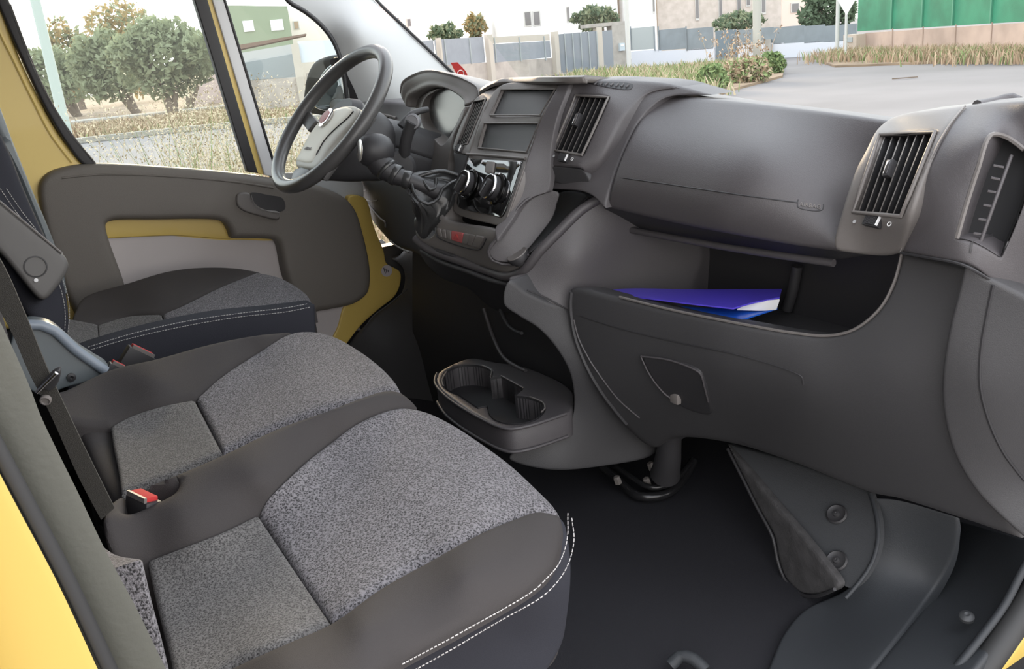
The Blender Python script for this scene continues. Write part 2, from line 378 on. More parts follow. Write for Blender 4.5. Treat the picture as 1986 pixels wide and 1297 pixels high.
# --- air vents
def vent(surf, TL, TR, BR, BL, nsl, parent, tab, wheel, marks, mats=(mk, M['dark']), wmarks=True, recess=.03, fr=.0025, bd=.016, sm='dash2'):
    q = [np.array(c, float) for c in (TL, TR, BR, BL)]
    def uv(u, v): return (q[0]*(1-u)+q[1]*u)*(1-v)+(q[3]*(1-u)+q[2]*u)*v
    n = -surf.n(*uv(.5, .5)); mb = MB()
    # recess box
    fr_pts = [surf(*uv(u, v)) for u, v in ((0, 0), (1, 0), (1, 1), (0, 1))]
    V = fr_pts+[p+n*recess for p in fr_pts]; mb.add((V, [(4, 5, 6, 7), (0, 1, 5, 4), (1, 2, 6, 5), (2, 3, 7, 6), (3, 0, 4, 7)]))
    va = mb.build('air_vent', VOID, parent, smooth=False)
    tube('vent_frame', [surf(*uv(u, v), .0005) for u, v in ((0, 0), (.5, 0), (1, 0), (1, .25), (1, .5), (1, .75), (1, 1), (.5, 1), (0, 1), (0, .75), (0, .5), (0, .25))], fr, M['dash2'], va, closed=True, smooth=False, n=8)
    for k in range(nsl):
        u = (k+.5)/nsl; V = []; Fc = []
        du = (surf(*uv(min(u+.1, 1), .5))-surf(*uv(max(u-.1, 0), .5))); du /= np.linalg.norm(du)
        for j in range(9):
            p = surf(*uv(u, .015+.97*j/8))+n*.003
            for a, b in ((-.0010, 0), (.0010, 0), (.0012, bd), (-.0004, bd)): V.append(p+du*a+n*b)
        for j in range(8):
            for a in range(4): Fc.append((j*4+a, j*4+(a+1) % 4, j*4+4+(a+1) % 4, j*4+4+a))
        Fc += [(3, 2, 1, 0), (32, 33, 34, 35)]
        mesh('slat', V, Fc, [M[sm], VOID], va, mi=[0, 1, 1, 1]*8+[1, 1], sharp=30)  # pale front, near-black sides: lit edge and gap shade put in colour
    for k in range(2):
        v = (k+1)/3.; p = [surf(*uv(u, v))+n*.022 for u in (0, .5, 1)]; tube('cross_bar', p, .0012, mats[0], va, smooth=False)
    if tab:
        c = surf(*tab)-n*.001; up = surf(tab[0]+(TL[0]-BL[0])*.1, tab[1]+(TL[1]-BL[1])*.1)-surf(*tab); up /= np.linalg.norm(up); sd = np.cross(up, n)
        box('vent_tab', c, (.0052, .012, .005), mats[1], va, axes=(sd, up, n), bev=.002)
        box('tab_trim', c-n*.004, (.0024, .009, .0025), M['chrome'], va, axes=(sd, up, n), bev=.0012)
    if wheel:
        c = surf(*wheel); rt_ = surf(wheel[0]+10, wheel[1]+2)-c; rt_ /= np.linalg.norm(rt_); upv = np.cross(n, rt_)
        wb = MB().box(c-n*.001, (.0135, .0075, .004), axes=(rt_, upv, n), bev=.001)
        for k in range(9): wb.box(c-n*.0055+rt_*(-.010+k*.0022), (.0006, .006, .0022), axes=(rt_, upv, n))
        w_ = wb.build('thumb_wheel', M['dark'], va)
        box('wheel_mark', c-n*.0055+rt_*.0115, (.0012, .006, .002), M['white'], va, axes=(rt_, upv, n))
        for i, mk_ in enumerate(marks):
            c2 = surf(*mk_, .002)
            if i == 0: lathe('closed_mark', c2, -n, [(.0001, .0006), (.0026, .0006), (.0026, 0)], M['grey'], va, n=12)
            else:
                t_ = [c2+.0028*(math.cos(a)*rt_+math.sin(a)*upv) for a in np.linspace(0, 2*math.pi, 16, endpoint=False)]; tube('open_mark', t_, .0006, M['white'], va, closed=True, smooth=False, n=5)
    return va
# centre right pod
s_cv = Surf([(1110, 187, 'x', .13), (1178, 190, 'x', .21), (1130, 300, 'x', .21), (1075, 290, 'x', .13), (1092, 171, 'x', .115), (1057, 322, 'x', .115), (1122, 325, 'x', .21), (1135, 158, 'x', .14), (1210, 158, 'x', .20),
             (1300, 166, 'y', .47), (1232, 197, 'y', .415), (1199, 240, 'y', .375), (1160, 325, 'y', .335), (1140, 354, 'y', .33), (1150, 250, 'x', .212)])
VTL, VTR, VBR, VBL = (1117, 185), (1180, 189), (1129, 301), (1073, 291)
sheet('centre_vent_pod', [(1092, 171), (1106, 161), (1135, 155), (1210, 156), (1290, 162), (1325, 172), (1285, 174), (1250, 184), (1222, 208), (1199, 244), (1165, 316), (1143, 354), (1134, 352), (1128, 330), (1117, 327), (1057, 323, 's'), (1062, 285), (1073, 228)], s_cv, m, D, th=.055, r=.006, vec=(0, 1, 0),
      holes=[[(*VTL, 's'), (*VTR, 's'), (*VBR, 's'), (*VBL, 's')]])
vent(s_cv, VTL, VTR, VBR, VBL, 6, D, (1120, 233), (1095, 307), [(1076, 303), (1111, 309)])
sheet('vent_pod_base', [(1056, 322, 's'), (1117, 326), (1130, 330), (1143, 352), (1136, 364), (1120, 366), (1066, 350), (1057, 345)], Surf([(1057, 322, 'x', .12), (1128, 330, 'x', .21), (1130, 362, 'x', .205)]), ml, D, th=.05, r=.003, vec=(0, 1, 0))
# demist grille on top of the pod
s_tp = Surf([(1150, 163, 'y', .42), (1225, 172, 'y', .44), (1170, 158, 'y', .48)])
gb_ = sheet('top_grille', [(1142, 162), (1165, 159), (1228, 165), (1224, 173), (1200, 173), (1160, 166)], s_cv, M['dark'], D, th=.003, off=.001, g=8, step=4)
for k in range(7):
    a = 1156+k*10; tube('grille_bar', [s_cv(a+4, 160+k*.9, .003), s_cv(a-2, 166+k*.9, .003)], .0014, m, gb_, smooth=False, n=6)
# --- centre stack
s_cs = Surf([(973, 174, 'x', -.09), (1077, 173, 'x', .09), (1048, 224, 'x', .09), (951, 224, 'x', -.09), (940, 239, 'x', -.09), (1045, 239, 'x', .09), (1022, 296, 'x', .09), (928, 287, 'x', -.09), (907, 306, 'x', -.1), (1017, 312, 'x', .1), (978, 422, 'x', .1), (886, 405, 'x', -.1)], smooth=1e-5)
sl1 = [(973, 174), (1077, 173), (1048, 224), (951, 224)]; sl2 = [(940, 239), (1045, 239), (1022, 296), (928, 287)]
clp = [(909, 307, 's'), (1014, 313, 's'), (1012, 322), (979, 415), (972, 422), (962, 420), (893, 404), (887, 397)]
sheet('centre_stack', [(958, 176), (975, 163), (1020, 158), (1086, 162, 's'), (1051, 228), (1036, 272), (1021, 318), (978, 430), (966, 437), (950, 434), (882, 413), (877, 400), (893, 347), (909, 298), (928, 240), (941, 205)], s_cs, m2, D, th=.03, r=.003, vec=(0, 1, -.2), holes=[[(*p, 's') for p in sl1], [(*p, 's') for p in sl2]])
def grow(q, k):
    c = np.mean([p[:2] for p in q], 0); return [tuple(c+(np.array(p[:2])-c)*k)+('s',) for p in q]
for s_, nm in ((sl1, 'upper radio blanking plate, slightly recessed'), (sl2, 'lower radio blanking plate, slightly recessed')):
    sheet('radio_blank', grow(s_, 1.03), s_cs, M['blank'], D, th=.004, off=-.006, label=nm)
    tube('slot_frame', [s_cs(p[0], p[1], .001) for p in s_], .0018, m2, D, closed=True, smooth=False, n=8)
tube('stack_ledge', [s_cs(p[0], p[1], .002) for p in ((906, 300), (960, 303), (1020, 309))], .0028, m2, D, smooth=False, n=8)
cp = sheet('climate_panel', clp, s_cs, M['gloss'], D, th=.006, off=.002, r=.0015)
nrm = s_cs.n(950, 360)
for c_ in ((912, 358), (963, 367)):
    o_ = s_cs(*c_, .003); u_, v_, w_ = frame(nrm, (0, 0, 1))
    dl = lathe('dial', o_, nrm, [(.031, 0), (.031, .002), (.027, .004), (.027, .001), (.0001, .001)], M['gloss'], cp)
    rg = MB().lathe(o_, nrm, [(.0235, 0), (.0235, .016), (.0215, .018), (.0195, .016), (.0001, .013)], mi=0).lathe(o_, nrm, [(.0242, .013), (.0248, .015), (.0238, .0175), (.0222, .018), (.0226, .013)], mi=1)
    rg.box(o_+nrm*.019-v_*.004, (.0042, .018, .006), axes=(u_*.9-v_*.42, v_*.9+u_*.42, w_), bev=.002, mi=0).box(o_+nrm*.0255-v_*.006, (.0024, .013, .0006), axes=(u_*.9-v_*.42, v_*.9+u_*.42, w_), mi=1)
    rg.build('control_knob', [M['dark'], M['chrome']], cp)
sheet('rear_screen_button', [(948, 315, 's'), (962, 316, 's'), (957, 338), (945, 336)], s_cs, M['button'], cp, th=.004, off=.006, r=.001, g=5, step=3)
# --- band between stack and pod, down to the cubby
s_bd = Surf([(1086, 162, 'x', .108), (1096, 172, 'x', .13), (1051, 228, 'x', .11), (1060, 300, 'x', .13), (1021, 318, 'x', .115), (978, 440, 'x', .115), (1060, 360, 'x', .14), (1020, 395, 'x', .125)])
sheet('stack_side', [(1084, 160, 's'), (1105, 158, 's'), (1100, 172), (1080, 228), (1068, 290), (1066, 350), (1062, 372, 's'), (1019, 390), (985, 436), (962, 468, 's'), (960, 440), (978, 425), (1019, 316), (1049, 230)], s_bd, m, D, th=.008, r=.002, vec=(0, 1, 0), off=-.001)
line_on('seam', s_cs, [(1086, 168), (1051, 229), (1036, 273), (1022, 314), (985, 420)], .0012, M['button'], D, off=.001)
# --- left vent column
s_lv = Surf([(918, 198, 'x', -.2), (943, 192, 'x', -.135), (905, 282, 'x', -.135), (879, 291, 'x', -.2), (962, 170, 'x', -.13), (975, 163, 'x', -.11)], smooth=1e-5)
LTL, LTR, LBR, LBL = (919, 197), (942, 192), (906, 279), (884, 284)
sheet('left_vent_pod', [(880, 297, 's'), (877, 288), (884, 262), (896, 232), (911, 203), (930, 184), (955, 170), (985, 158), (975, 168), (952, 190), (930, 238), (907, 300, 's')], s_lv, m2, D, th=.05, r=.003, vec=(0, 1, 0), holes=[[(*c, 's') for c in (LTL, LTR, LBR, LBL)]])
vent(s_lv, LTL, LTR, LBR, LBL, 7, D, None, (893, 289), [], recess=.03, fr=.0016, bd=.001, sm='button')  # paler slat fronts add lit-edge contrast by colour
sheet('stack_left_side', [(878, 294, 's'), (907, 299, 's'), (894, 345), (880, 400), (864, 400), (870, 350), (880, 330)], Surf([(878, 294, 'x', -.2), (907, 299, 'x', -.12), (875, 400, 'x', -.13)]), ml, D, th=.04, vec=(0, 1, 0), r=.003)
# top cap of the centre stack
loft('centre_cap', [[P(935, 182, 'x', -.2), P(962, 167, 'x', -.13), P(1000, 160, 'x', -.07), P(1086, 158, 'x', .11), P(1140, 156, 'x', .16)],
                    [P(945, 175, 'x', -.2), P(975, 160, 'x', -.13), P(1010, 156, 'x', -.07), P(1095, 154, 'x', .11), P(1145, 153, 'x', .16)],
                    [(-.2, .52, 1.545), (-.13, .53, 1.55), (-.07, .53, 1.55), (.11, .53, 1.55), (.16, .53, 1.545)], [(-.2, .60, 1.52), (-.13, .60, 1.525), (-.07, .60, 1.53), (.11, .60, 1.53), (.16, .60, 1.52)]], m2, D, th=.012)
# --- switch deck
s_dk = Surf([(804, 446, 'x', -.2), (902, 503, 'x', -.05), (994, 530, 'x', .10), (847, 446, 'x', -.12), (942, 460, 'x', .06), (862, 418, 'x', -.11), (975, 441, 'x', .095), (886, 405, 'x', -.1), (1040, 487, 'x', .15)], smooth=1e-5)
deck = sheet('switch_deck', [(804, 440), (806, 462), (830, 478), (850, 486), (902, 505), (950, 522), (994, 531), (1018, 520), (1030, 503), (1010, 512), (994, 512), (956, 505), (947, 489), (962, 466), (980, 440), (966, 444), (950, 440), (862, 421), (866, 404), (874, 392), (868, 385), (854, 392), (846, 425), (838, 455), (826, 461), (812, 450)], s_dk, m2, D, th=.035, r=.006, vec=(.1, 1, -.35))
fr_ = [0, .1, .2, .31, .57, .7, .82, 1]; TT = [np.array(p, float) for p in ((848, 442), (942, 459))]; BB = [np.array(p, float) for p in ((853, 458), (932, 481))]
for i in range(7):
    a, b = fr_[i]+.008, fr_[i+1]-.008; L = lambda T, k: tuple(T[0]*(1-k)+T[1]*k)
    tops = L(TT, a), L(TT, b); bots = L(BB, b), L(BB, a)
    bt = sheet('hazard_button' if i == 3 else 'switch_button', [(*tops[0], 's'), (*tops[1], 's'), (*bots[0], 's'), (*bots[1], 's')], s_dk, M['hazard'] if i == 3 else M['button'], D, th=.006, off=.004, r=.0012, g=5, step=3, label='red hazard warning button' if i == 3 else None)
    if i == 3:
        c = (np.array(tops[0])+tops[1]+bots[0]+bots[1])/4; k = 5
        tube('triangle_mark', [s_dk(c[0]+x, c[1]+y, .005) for x, y in ((-k, k*.6), (k, k*.9), (.8, -k))], .0005, M['red'], bt, closed=True, smooth=False, n=5)
line_on('switch_surround', s_dk, [(845, 441), (848, 458), (866, 468), (925, 484), (933, 482), (944, 462)], .0012, mk, D, off=.001)
# lip under the deck
tube('deck_lip', [P(806, 462, 'x', -.2), P(830, 482, 'x', -.16), P(902, 509, 'x', -.05), P(950, 526, 'x', .02), P(990, 536, 'x', .1), P(1020, 522, 'x', .145), P(1042, 492, 'x', .165), P(1080, 453, 'x', .185), P(1130, 405, 'x', .205), P(1158, 388, 'x', .215)], .009, m, D, n=12)
tube('lower_lip', [P(818, 486, 'x', -.2), P(850, 505, 'x', -.14), P(902, 524, 'x', -.05), P(960, 545, 'x', .04), P(1000, 550, 'x', .1), P(1040, 530, 'x', .15), P(1090, 480, 'x', .19)], .005, ml, D, n=12)
s_cf = Surf([(806, 466, 'x', -.2), (902, 512, 'x', -.05), (1000, 535, 'x', .12), (830, 520, 'x', -.2), (902, 560, 'y', .27), (1000, 585, 'y', .30)])
sheet('console_front', [(800, 455), (830, 480), (902, 508), (975, 531), (1000, 545), (1005, 590), (990, 606), (950, 600), (900, 560), (850, 540), (812, 500)], s_cf, ml, D, th=.05, vec=(0, 1, 0), r=.003, off=-.006)
# --- cubby
sheet('cubby', [(1083, 374), (1138, 380), (1112, 406), (1082, 434), (1060, 457), (1042, 474), (1024, 492), (1000, 500), (985, 470), (1040, 430)], Surf([(1083, 372, 'y', .39), (1138, 380, 'y', .37), (1040, 478, 'y', .25), (1070, 421, 'y', .345), (1000, 500, 'y', .235), (1100, 410, 'y', .35)]), ml, D, th=.01, vec=(0, 1, 0), r=.003)
sheet('cubby_wall', [(1060, 370), (1040, 378), (1019, 390), (985, 436), (962, 466), (949, 487), (957, 503), (975, 508), (1000, 506), (1022, 486), (1050, 452), (1072, 421), (1080, 395), (1084, 374)], Surf([(1060, 369, 'x', .135), (962, 465, 'x', .098), (949, 487, 'x', .09), (1000, 505, 'x', .12), (1072, 421, 'x', .14), (1084, 374, 'x', .15)], smooth=1e-5), M['dash'], D, th=.006, r=.002)
tube('cubby_edge', [P(1060, 369, 'x', .132), P(1019, 389, 'x', .122), P(962, 465, 'x', .1), P(947, 487, 'x', .09), P(956, 505, 'x', .09), P(994, 513, 'x', .115), P(1024, 493, 'x', .145)], .003, m, D)
n_ = np.array([-.1, -.45, .9]); o_ = P(1006, 498, 'x', .128)
sk = lathe('power_socket', o_, n_, [(.019, -.006), (.021, .004), (.0195, .007), (.015, .006), (.0145, -.012), (.0001, -.012)], M['dark'], D)
lathe('socket_rim', o_, n_, [(.0155, .0065), (.0195, .0075), (.0205, .006), (.0195, .0055)], M['button'], sk)
# console flank
s_fl = Surf([(1158, 388, 'y', .34), (1185, 440, 'y', .36), (1270, 500, 'x', .245), (1350, 540, 'x', .27), (1350, 480, 'x', .27), (1200, 500, 'x', .226), (1270, 580, 'x', .245), (1085, 458, 'x', .188), (1035, 520, 'x', .16), (1010, 560, 'x', .15), (1100, 600, 'x', .205), (1110, 500, 'x', .21), (1160, 570, 'x', .217), (1010, 620, 'x', .17)], smooth=4e-5)
sheet('console_flank', [(1160, 384), (1178, 392), (1200, 410), (1280, 450), (1345, 470), (1362, 490), (1352, 530), (1320, 590), (1240, 600), (1160, 600), (1100, 602, 's'), (1060, 588), (1018, 570), (985, 540), (1020, 528), (1045, 495), (1082, 456), (1130, 406)], s_fl, m, D, th=.05, vec=(0, 1, 0), r=.005)
s_ls = Surf([(1000, 560, 'x', .17), (1100, 600, 'x', .205), (1110, 780, 'x', .2), (1090, 900, 'x', .2), (1200, 870, 'y', .36), (1260, 880, 'y', .42), (1160, 720, 'y', .30), (1000, 880, 'x', .16)])
sheet('console_side', [(985, 545), (1018, 566), (1060, 586), (1100, 600), (1115, 660), (1150, 740), (1210, 820), (1270, 868), (1262, 884), (1167, 905), (1060, 912), (985, 890), (995, 876), (1040, 866), (1080, 850), (1102, 825), (1111, 790), (1104, 727), (1076, 675), (1041, 637), (1006, 615), (975, 590)], s_ls, ml, D, th=.05, vec=(-.3, 1, 0), r=.006)
line_on('console_seam', s_ls, [(1022, 562), (1060, 578), (1097, 598)], .0014, mk, D, off=.001)
# recess behind the cup holders
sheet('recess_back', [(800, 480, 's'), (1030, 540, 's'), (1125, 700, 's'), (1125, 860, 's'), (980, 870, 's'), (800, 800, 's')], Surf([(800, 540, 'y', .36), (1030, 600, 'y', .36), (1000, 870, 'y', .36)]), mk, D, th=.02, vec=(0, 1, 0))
tube('recess_rib', [P(938, 598, 'y', .33), P(955, 650, 'y', .325), P(978, 694, 'y', .31), P(1020, 719, 'y', .31)], .004, m, D)
tube('recess_rib', [P(970, 600, 'y', .34), P(985, 630, 'y', .335), P(1000, 642, 'y', .335), P(1012, 646, 'y', .33)], .004, ml, D)
# --- cup holder tray
s_ct = Surf([(845, 740, 'z', .985), (1100, 800, 'z', .985), (905, 700, 'z', .985)])
cuph = [(858, 742), (863, 724), (883, 711), (912, 707), (937, 710), (953, 719), (951, 732, 's'), (972, 729, 's'), (1014, 752, 's'), (998, 766, 's'), (1029, 771), (1054, 783), (1055, 796), (1038, 812), (1003, 821), (966, 816), (950, 804), (945, 786, 's'), (927, 790, 's'), (888, 764, 's'), (868, 755)]
tray = sheet('cup_holder', [(845, 732), (850, 722), (865, 711), (912, 693), (960, 700), (1025, 712), (1112, 760), (1108, 795), (1100, 800), (1026, 824), (991, 830), (975, 828), (959, 822), (909, 795), (865, 763), (850, 748)], s_ct, m, D, th=.045, vec=(0, 0, -1), r=.005, holes=[cuph], g=10)
A = curve2(cuph, True, 5); V = [s_ct(*p) for p in A]; n = len(V); V = V+[p+np.array([0, 0, -.049]) for p in V]
mesh('cup_well', V, [(i, (i+1) % n, n+(i+1) % n, n+i) for i in range(n)]+[tuple(range(n, 2*n))], M['dark'], tray, sharp=60)
for q in ([(935, 709), (953, 718), (951, 731)], [(1028, 770), (1052, 780), (1057, 793), (1050, 800)], [(972, 729), (1014, 752)], [(860, 748), (857, 738), (866, 722)]):
    tube('cup_rim', [s_ct(*p, .001) for p in q], .0016, M['button'], tray, smooth=len(q) > 2, n=6)
tube('tray_bead', [s_ct(*p, .0) for p in ((1098, 802), (1026, 826), (991, 832), (972, 829), (905, 796), (860, 764), (843, 740), (848, 724))], .003, m, tray)
tube('skirt_bead', [s_ct(*p)-np.array([0, 0, .046]) for p in ((1098, 802), (1026, 826), (991, 832), (972, 829), (905, 796), (860, 764), (843, 740))], .003, m, tray)
# --- lower dash, shelf and glovebox
s_lo = Surf([(1105, 562, 'y', .262), (1300, 600, 'y', .315), (1440, 628, 'y', .345), (1600, 650, 'y', .385), (1748, 492, 'y', .425), (1150, 740, 'y', .285), (1240, 850, 'y', .37), (1400, 720, 'y', .34), (1430, 856, 'y', .435), (1560, 760, 'y', .375),
             (1690, 950, 'y', .46), (1720, 720, 'y', .395), (1850, 640, 'y', .415), (1835, 800, 'y', .42), (1900, 1010, 'y', .47), (1870, 500, 'y', .425)])
low = sheet('lower_panel', [(1103, 560), (1125, 558), (1165, 568), (1300, 600), (1440, 628), (1540, 645), (1605, 650), (1655, 638), (1705, 597), (1733, 545), (1747, 489, 's'), (1800, 500), (1890, 520, 's'), (1900, 700), (1900, 860), (1975, 1045, 's'), (1855, 1004), (1737, 967), (1687, 957), (1536, 898), (1408, 859), (1300, 850), (1262, 868), (1210, 828), (1160, 768), (1130, 710), (1107, 650), (1098, 600)], s_lo, ml, D, th=.04, r=.009, vec=(0, 1, -.2), g=16)
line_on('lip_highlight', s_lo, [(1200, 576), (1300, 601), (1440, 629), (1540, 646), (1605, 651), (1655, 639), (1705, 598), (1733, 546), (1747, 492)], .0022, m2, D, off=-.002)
line_on('glovebox_gap', s_lo, [(1125, 612), (1200, 636), (1300, 660), (1440, 690), (1540, 722), (1556, 732), (1558, 745)], .0014, mk, D, off=.0005)
line_on('glovebox_edge', s_lo, [(1113, 620), (1122, 655), (1142, 695), (1165, 730), (1200, 775), (1240, 810)], .0018, m, D, off=.0)
line_on('panel_edge', s_lo, [(1108, 566), (1107, 600), (1116, 655), (1140, 715), (1172, 768), (1215, 822)], .004, ml, D, off=.0)
gh = sheet('glovebox_latch', [(1246, 688, 's'), (1300, 695), (1352, 713), (1362, 722), (1377, 770), (1380, 800), (1330, 790), (1290, 760), (1262, 722)], s_lo, mk, D, th=.012, off=.004, r=.003, g=8)
line_on('latch_edge', s_lo, [(1246, 688), (1300, 695), (1352, 714), (1362, 722), (1370, 750), (1376, 775)], .0015, m, gh, off=.005)
line_on('latch_edge', s_lo, [(1246, 688), (1262, 722), (1290, 758), (1318, 778)], .0015, m, gh, off=.005)
box('latch_block', s_lo(1312, 768, .004), (.010, .005, .010), M['button'], gh, bev=.003)  # paler grey block set on the latch
# shelf inside
sf = .001
mesh('shelf_floor', [(.22, .262, 1.165), (.50, .345, 1.165), (.68, .39, 1.165), (.85, .43, 1.165), (.85, .62, 1.165), (.22, .62, 1.165)], [(0, 1, 2, 3, 4, 5)], ml, D, smooth=False)
mesh('shelf_back', [(.30, .595, 1.15), (.87, .60, 1.15), (.87, .60, 1.40), (.30, .595, 1.42)], [(0, 1, 2, 3)], ml, D, smooth=False)
tube('shelf_divider', [P(1546, 516, 'y', .53), P(1538, 560, 'y', .53), P(1526, 600, 'y', .53)], .009, mk, D, n=14)
# --- right pod
s_rp = Surf([(1706, 263, 'y', .455), (1815, 256, 'y', .44), (1749, 419, 'y', .378), (1655, 412, 'y', .392), (1618, 465, 'y', .385), (1757, 221, 'y', .50), (1872, 207, 'y', .505), (1725, 229, 'y', .51), (1764, 431, 'y', .378), (1747, 487, 'y', .40), (1740, 340, 'y', .402), (1680, 490, 'y', .405), (1845, 238, 'y', .455)], smooth=2e-6)
RTL, RTR, RBR, RBL = (1706, 262), (1814, 256), (1748, 419), (1655, 411)
sheet('outer_vent_pod', [(1615, 468), (1628, 417), (1655, 333), (1676, 292), (1699, 250), (1725, 230), (1757, 220), (1805, 214), (1872, 206, 's'), (1846, 238), (1820, 282), (1792, 343), (1765, 431), (1748, 490, 's'), (1715, 497), (1650, 492), (1618, 484)], s_rp, m2, D, th=.06, r=.006, vec=(0, 1, 0), holes=[[(*c, 's') for c in (RTL, RTR, RBR, RBL)]])
vent(s_rp, RTL, RTR, RBR, RBL, 7, D, (1726, 328), (1695, 430), [(1659, 429), (1727, 433)], fr=.0028)
# --- right end panel with side demister vent
s_re = Surf([(1872, 206, 'y', .50), (1845, 238, 'y', .455), (1792, 343, 'y', .40), (1748, 490, 'y', .402), (1930, 200, 'y', .49), (1990, 200, 'x', .89), (1923, 261, 'y', .43), (1855, 461, 'y', .385), (1890, 520, 'y', .39), (1960, 265, 'x', .885), (1940, 499, 'x', .905), (2040, 300, 'x', .93), (1985, 560, 'x', .92), (1860, 350, 'y', .40)], smooth=2e-6)
SV = [(1922, 262, 's'), (1950, 265, 's'), (1986, 290), (2010, 310, 's'), (1985, 390), (1962, 450), (1940, 499, 's'), (1910, 480), (1880, 466), (1856, 462, 's'), (1872, 405), (1896, 330)]
sheet('end_panel', [(1872, 206, 's'), (1905, 202), (1940, 199), (2010, 196), (2060, 200, 's'), (2060, 580, 's'), (1985, 575), (1928, 548), (1880, 516), (1820, 504), (1748, 490, 's'), (1765, 431), (1792, 343), (1820, 282), (1846, 238)], s_re, m, D, th=.05, r=.005, vec=(-.2, 1, 0), holes=[SV])
A = curve2(SV, True, 6); V = [s_re(*p) for p in A]; n = len(V); nn_ = np.array([-.5, .8, -.1]); V = V+[p+nn_*.035 for p in V]
sv = mesh('side_vent', V, [(i, (i+1) % n, n+(i+1) % n, n+i) for i in range(n)]+[tuple(range(n, 2*n))], VOID, D, sharp=60)  # shade in the side vent is put in by the near-black colour
line_on('side_vent_rim', s_re, [(1856, 462), (1872, 405), (1896, 330), (1922, 262), (1950, 265), (1986, 290)], .003, m2, sv)
tube('vent_bar', [s_re(1970, 290, -.012), s_re(1940, 380, -.012), s_re(1910, 476, -.012)], .0022, m, sv)
for k in range(6):
    y_ = 318+k*27.5; x_ = 1957-k*9.2; tube('vent_vane', [s_re(x_, y_, -.012), s_re(x_-18, y_-3, -.014)], .0016, m, sv, smooth=False, n=6)
line_on('end_seam', s_re, [(1748, 490), (1800, 499), (1865, 512), (1905, 533), (1930, 550)], .0018, mk, D, off=.001)
line_on('end_edge', s_re, [(1872, 207), (1846, 238), (1819, 283), (1791, 344), (1764, 432), (1747, 490)], .0014, m2, D, off=.001)
tube('end_cap', [P(1895, 206, 'y', .52), P(1930, 200, 'y', .55), P(1962, 192, 'y', .57), P(1975, 198, 'y', .57)], .008, m, D)
s_rl = Surf([(1879, 480, 'y', .385), (1856, 560, 'y', .388), (1824, 730, 'y', .392), (1850, 884, 'y', .42), (1964, 1030, 'y', .46), (1924, 560, 'x', .905), (1901, 747, 'x', .90), (1947, 878, 'x', .915), (1990, 930, 'x', .93)])
sheet('end_trim', [(1880, 470, 's'), (1900, 530), (1930, 545), (1990, 575, 's'), (2050, 590, 's'), (2050, 1010, 's'), (1986, 1045, 's'), (1964, 1026), (1895, 958), (1850, 884), (1828, 804), (1825, 730), (1837, 645), (1858, 560)], s_rl, ml, D, th=.05, vec=(-.1, 1, 0), r=.006)
line_on('trim_groove', s_rl, [(1926, 552), (1912, 620), (1903, 674), (1901, 747), (1918, 816), (1947, 878), (1988, 932)], .0022, mk, D, off=.0)
# --- instrument hood
hd = [(779, 184, -.56), (783, 163, -.545), (806, 148, -.50), (833, 141, -.43), (864, 146, -.36), (896, 156, -.30), (925, 172, -.24), (930, 190, -.22)]
hd0 = [P(a, b, 'x', c) for a, b, c in hd]
inn = [P(a, b, 'x', c) for a, b, c in ((797, 208, -.54), (801, 190, -.53), (822, 176, -.48), (842, 168, -.42), (866, 170, -.36), (888, 180, -.31), (904, 194, -.27), (905, 205, -.25))]
top = [p+np.array([0, .010, .003]) for p in hd0]
bk = [p+np.array([.0, .12, -.028]) for p in hd0]; bk2 = [p+np.array([0, .24, -.08]) for p in hd0]
hood = loft('instrument_hood', [[p+np.array([0, .085, -.006]) for p in inn], inn, [p*.5+q*.5+np.array([0, -.004, -.002]) for p, q in zip(inn, hd0)], hd0, top, bk, bk2], m2, D, th=.004, n=5)
s_gl = Surf([(820, 196, 'y', .39), (817, 225, 'y', .385), (852, 279, 'y', .355), (899, 212, 'y', .355)])
cl_ = sheet('instrument_cluster', [(812, 215), (822, 192), (845, 174), (872, 172), (893, 184), (905, 202), (900, 215), (888, 240), (870, 268), (855, 281), (842, 268), (828, 252), (815, 238)], s_gl, M['cluster'], D, th=.02, vec=(0, 1, 0), r=.003)
sheet('cluster_surround', [(796, 206), (812, 190), (835, 176), (850, 172), (825, 190), (816, 220), (820, 245), (843, 270), (856, 282), (868, 270), (884, 240), (897, 212), (903, 206), (893, 236), (880, 262), (872, 296), (868, 340), (870, 352), (840, 345), (815, 335), (800, 300), (800, 240)], Surf([(820, 190, 'y', .37), (905, 206, 'y', .33), (878, 300, 'y', .29), (820, 335, 'y', .30)]), m2, D, th=.04, vec=(0, 1, 0), r=.002)
# left end of the dash and lower left panels
s_ld = Surf([(690, 200, 'x', -.80), (790, 196, 'x', -.62), (735, 225, 'x', -.70), (700, 300, 'y', .36), (800, 300, 'y', .34)])
ld = sheet('left_dash_end', [(684, 200, 's'), (740, 196), (792, 200, 's'), (800, 215), (806, 300), (800, 350), (730, 350), (700, 320), (690, 260)], s_ld, m, D, th=.06, vec=(0, 1, 0), r=.01)
for k in range(5): tube('left_vent_slat', [s_ld(737+k*6, 222+k*1.5, .003), s_ld(734+k*6, 230+k*1.8, .003)], .0016, M['dark'], ld, smooth=False, n=6)
line_on('left_vent_lip', s_ld, [(733, 221), (750, 224), (768, 229)], .004, m2, ld)
s_lk = Surf([(690, 350, 'y', .34), (800, 350, 'y', .30), (735, 470, 'y', .34), (800, 490, 'y', .30), (700, 400, 'y', .36)])
lk = sheet('knee_panel', [(690, 345), (800, 340), (850, 400), (850, 500), (812, 500), (796, 492), (760, 480), (735, 455), (715, 430), (702, 400)], s_lk, mk, D, th=.12, vec=(0, 1, 0), r=.02)
line_on('knee_edge', s_lk, [(712, 392), (722, 405), (740, 425), (748, 431), (748, 440)], .003, m2, lk, off=.001)
line_on('knee_edge', s_lk, [(757, 466), (770, 477), (794, 489)], .0025, m2, lk, off=.001)
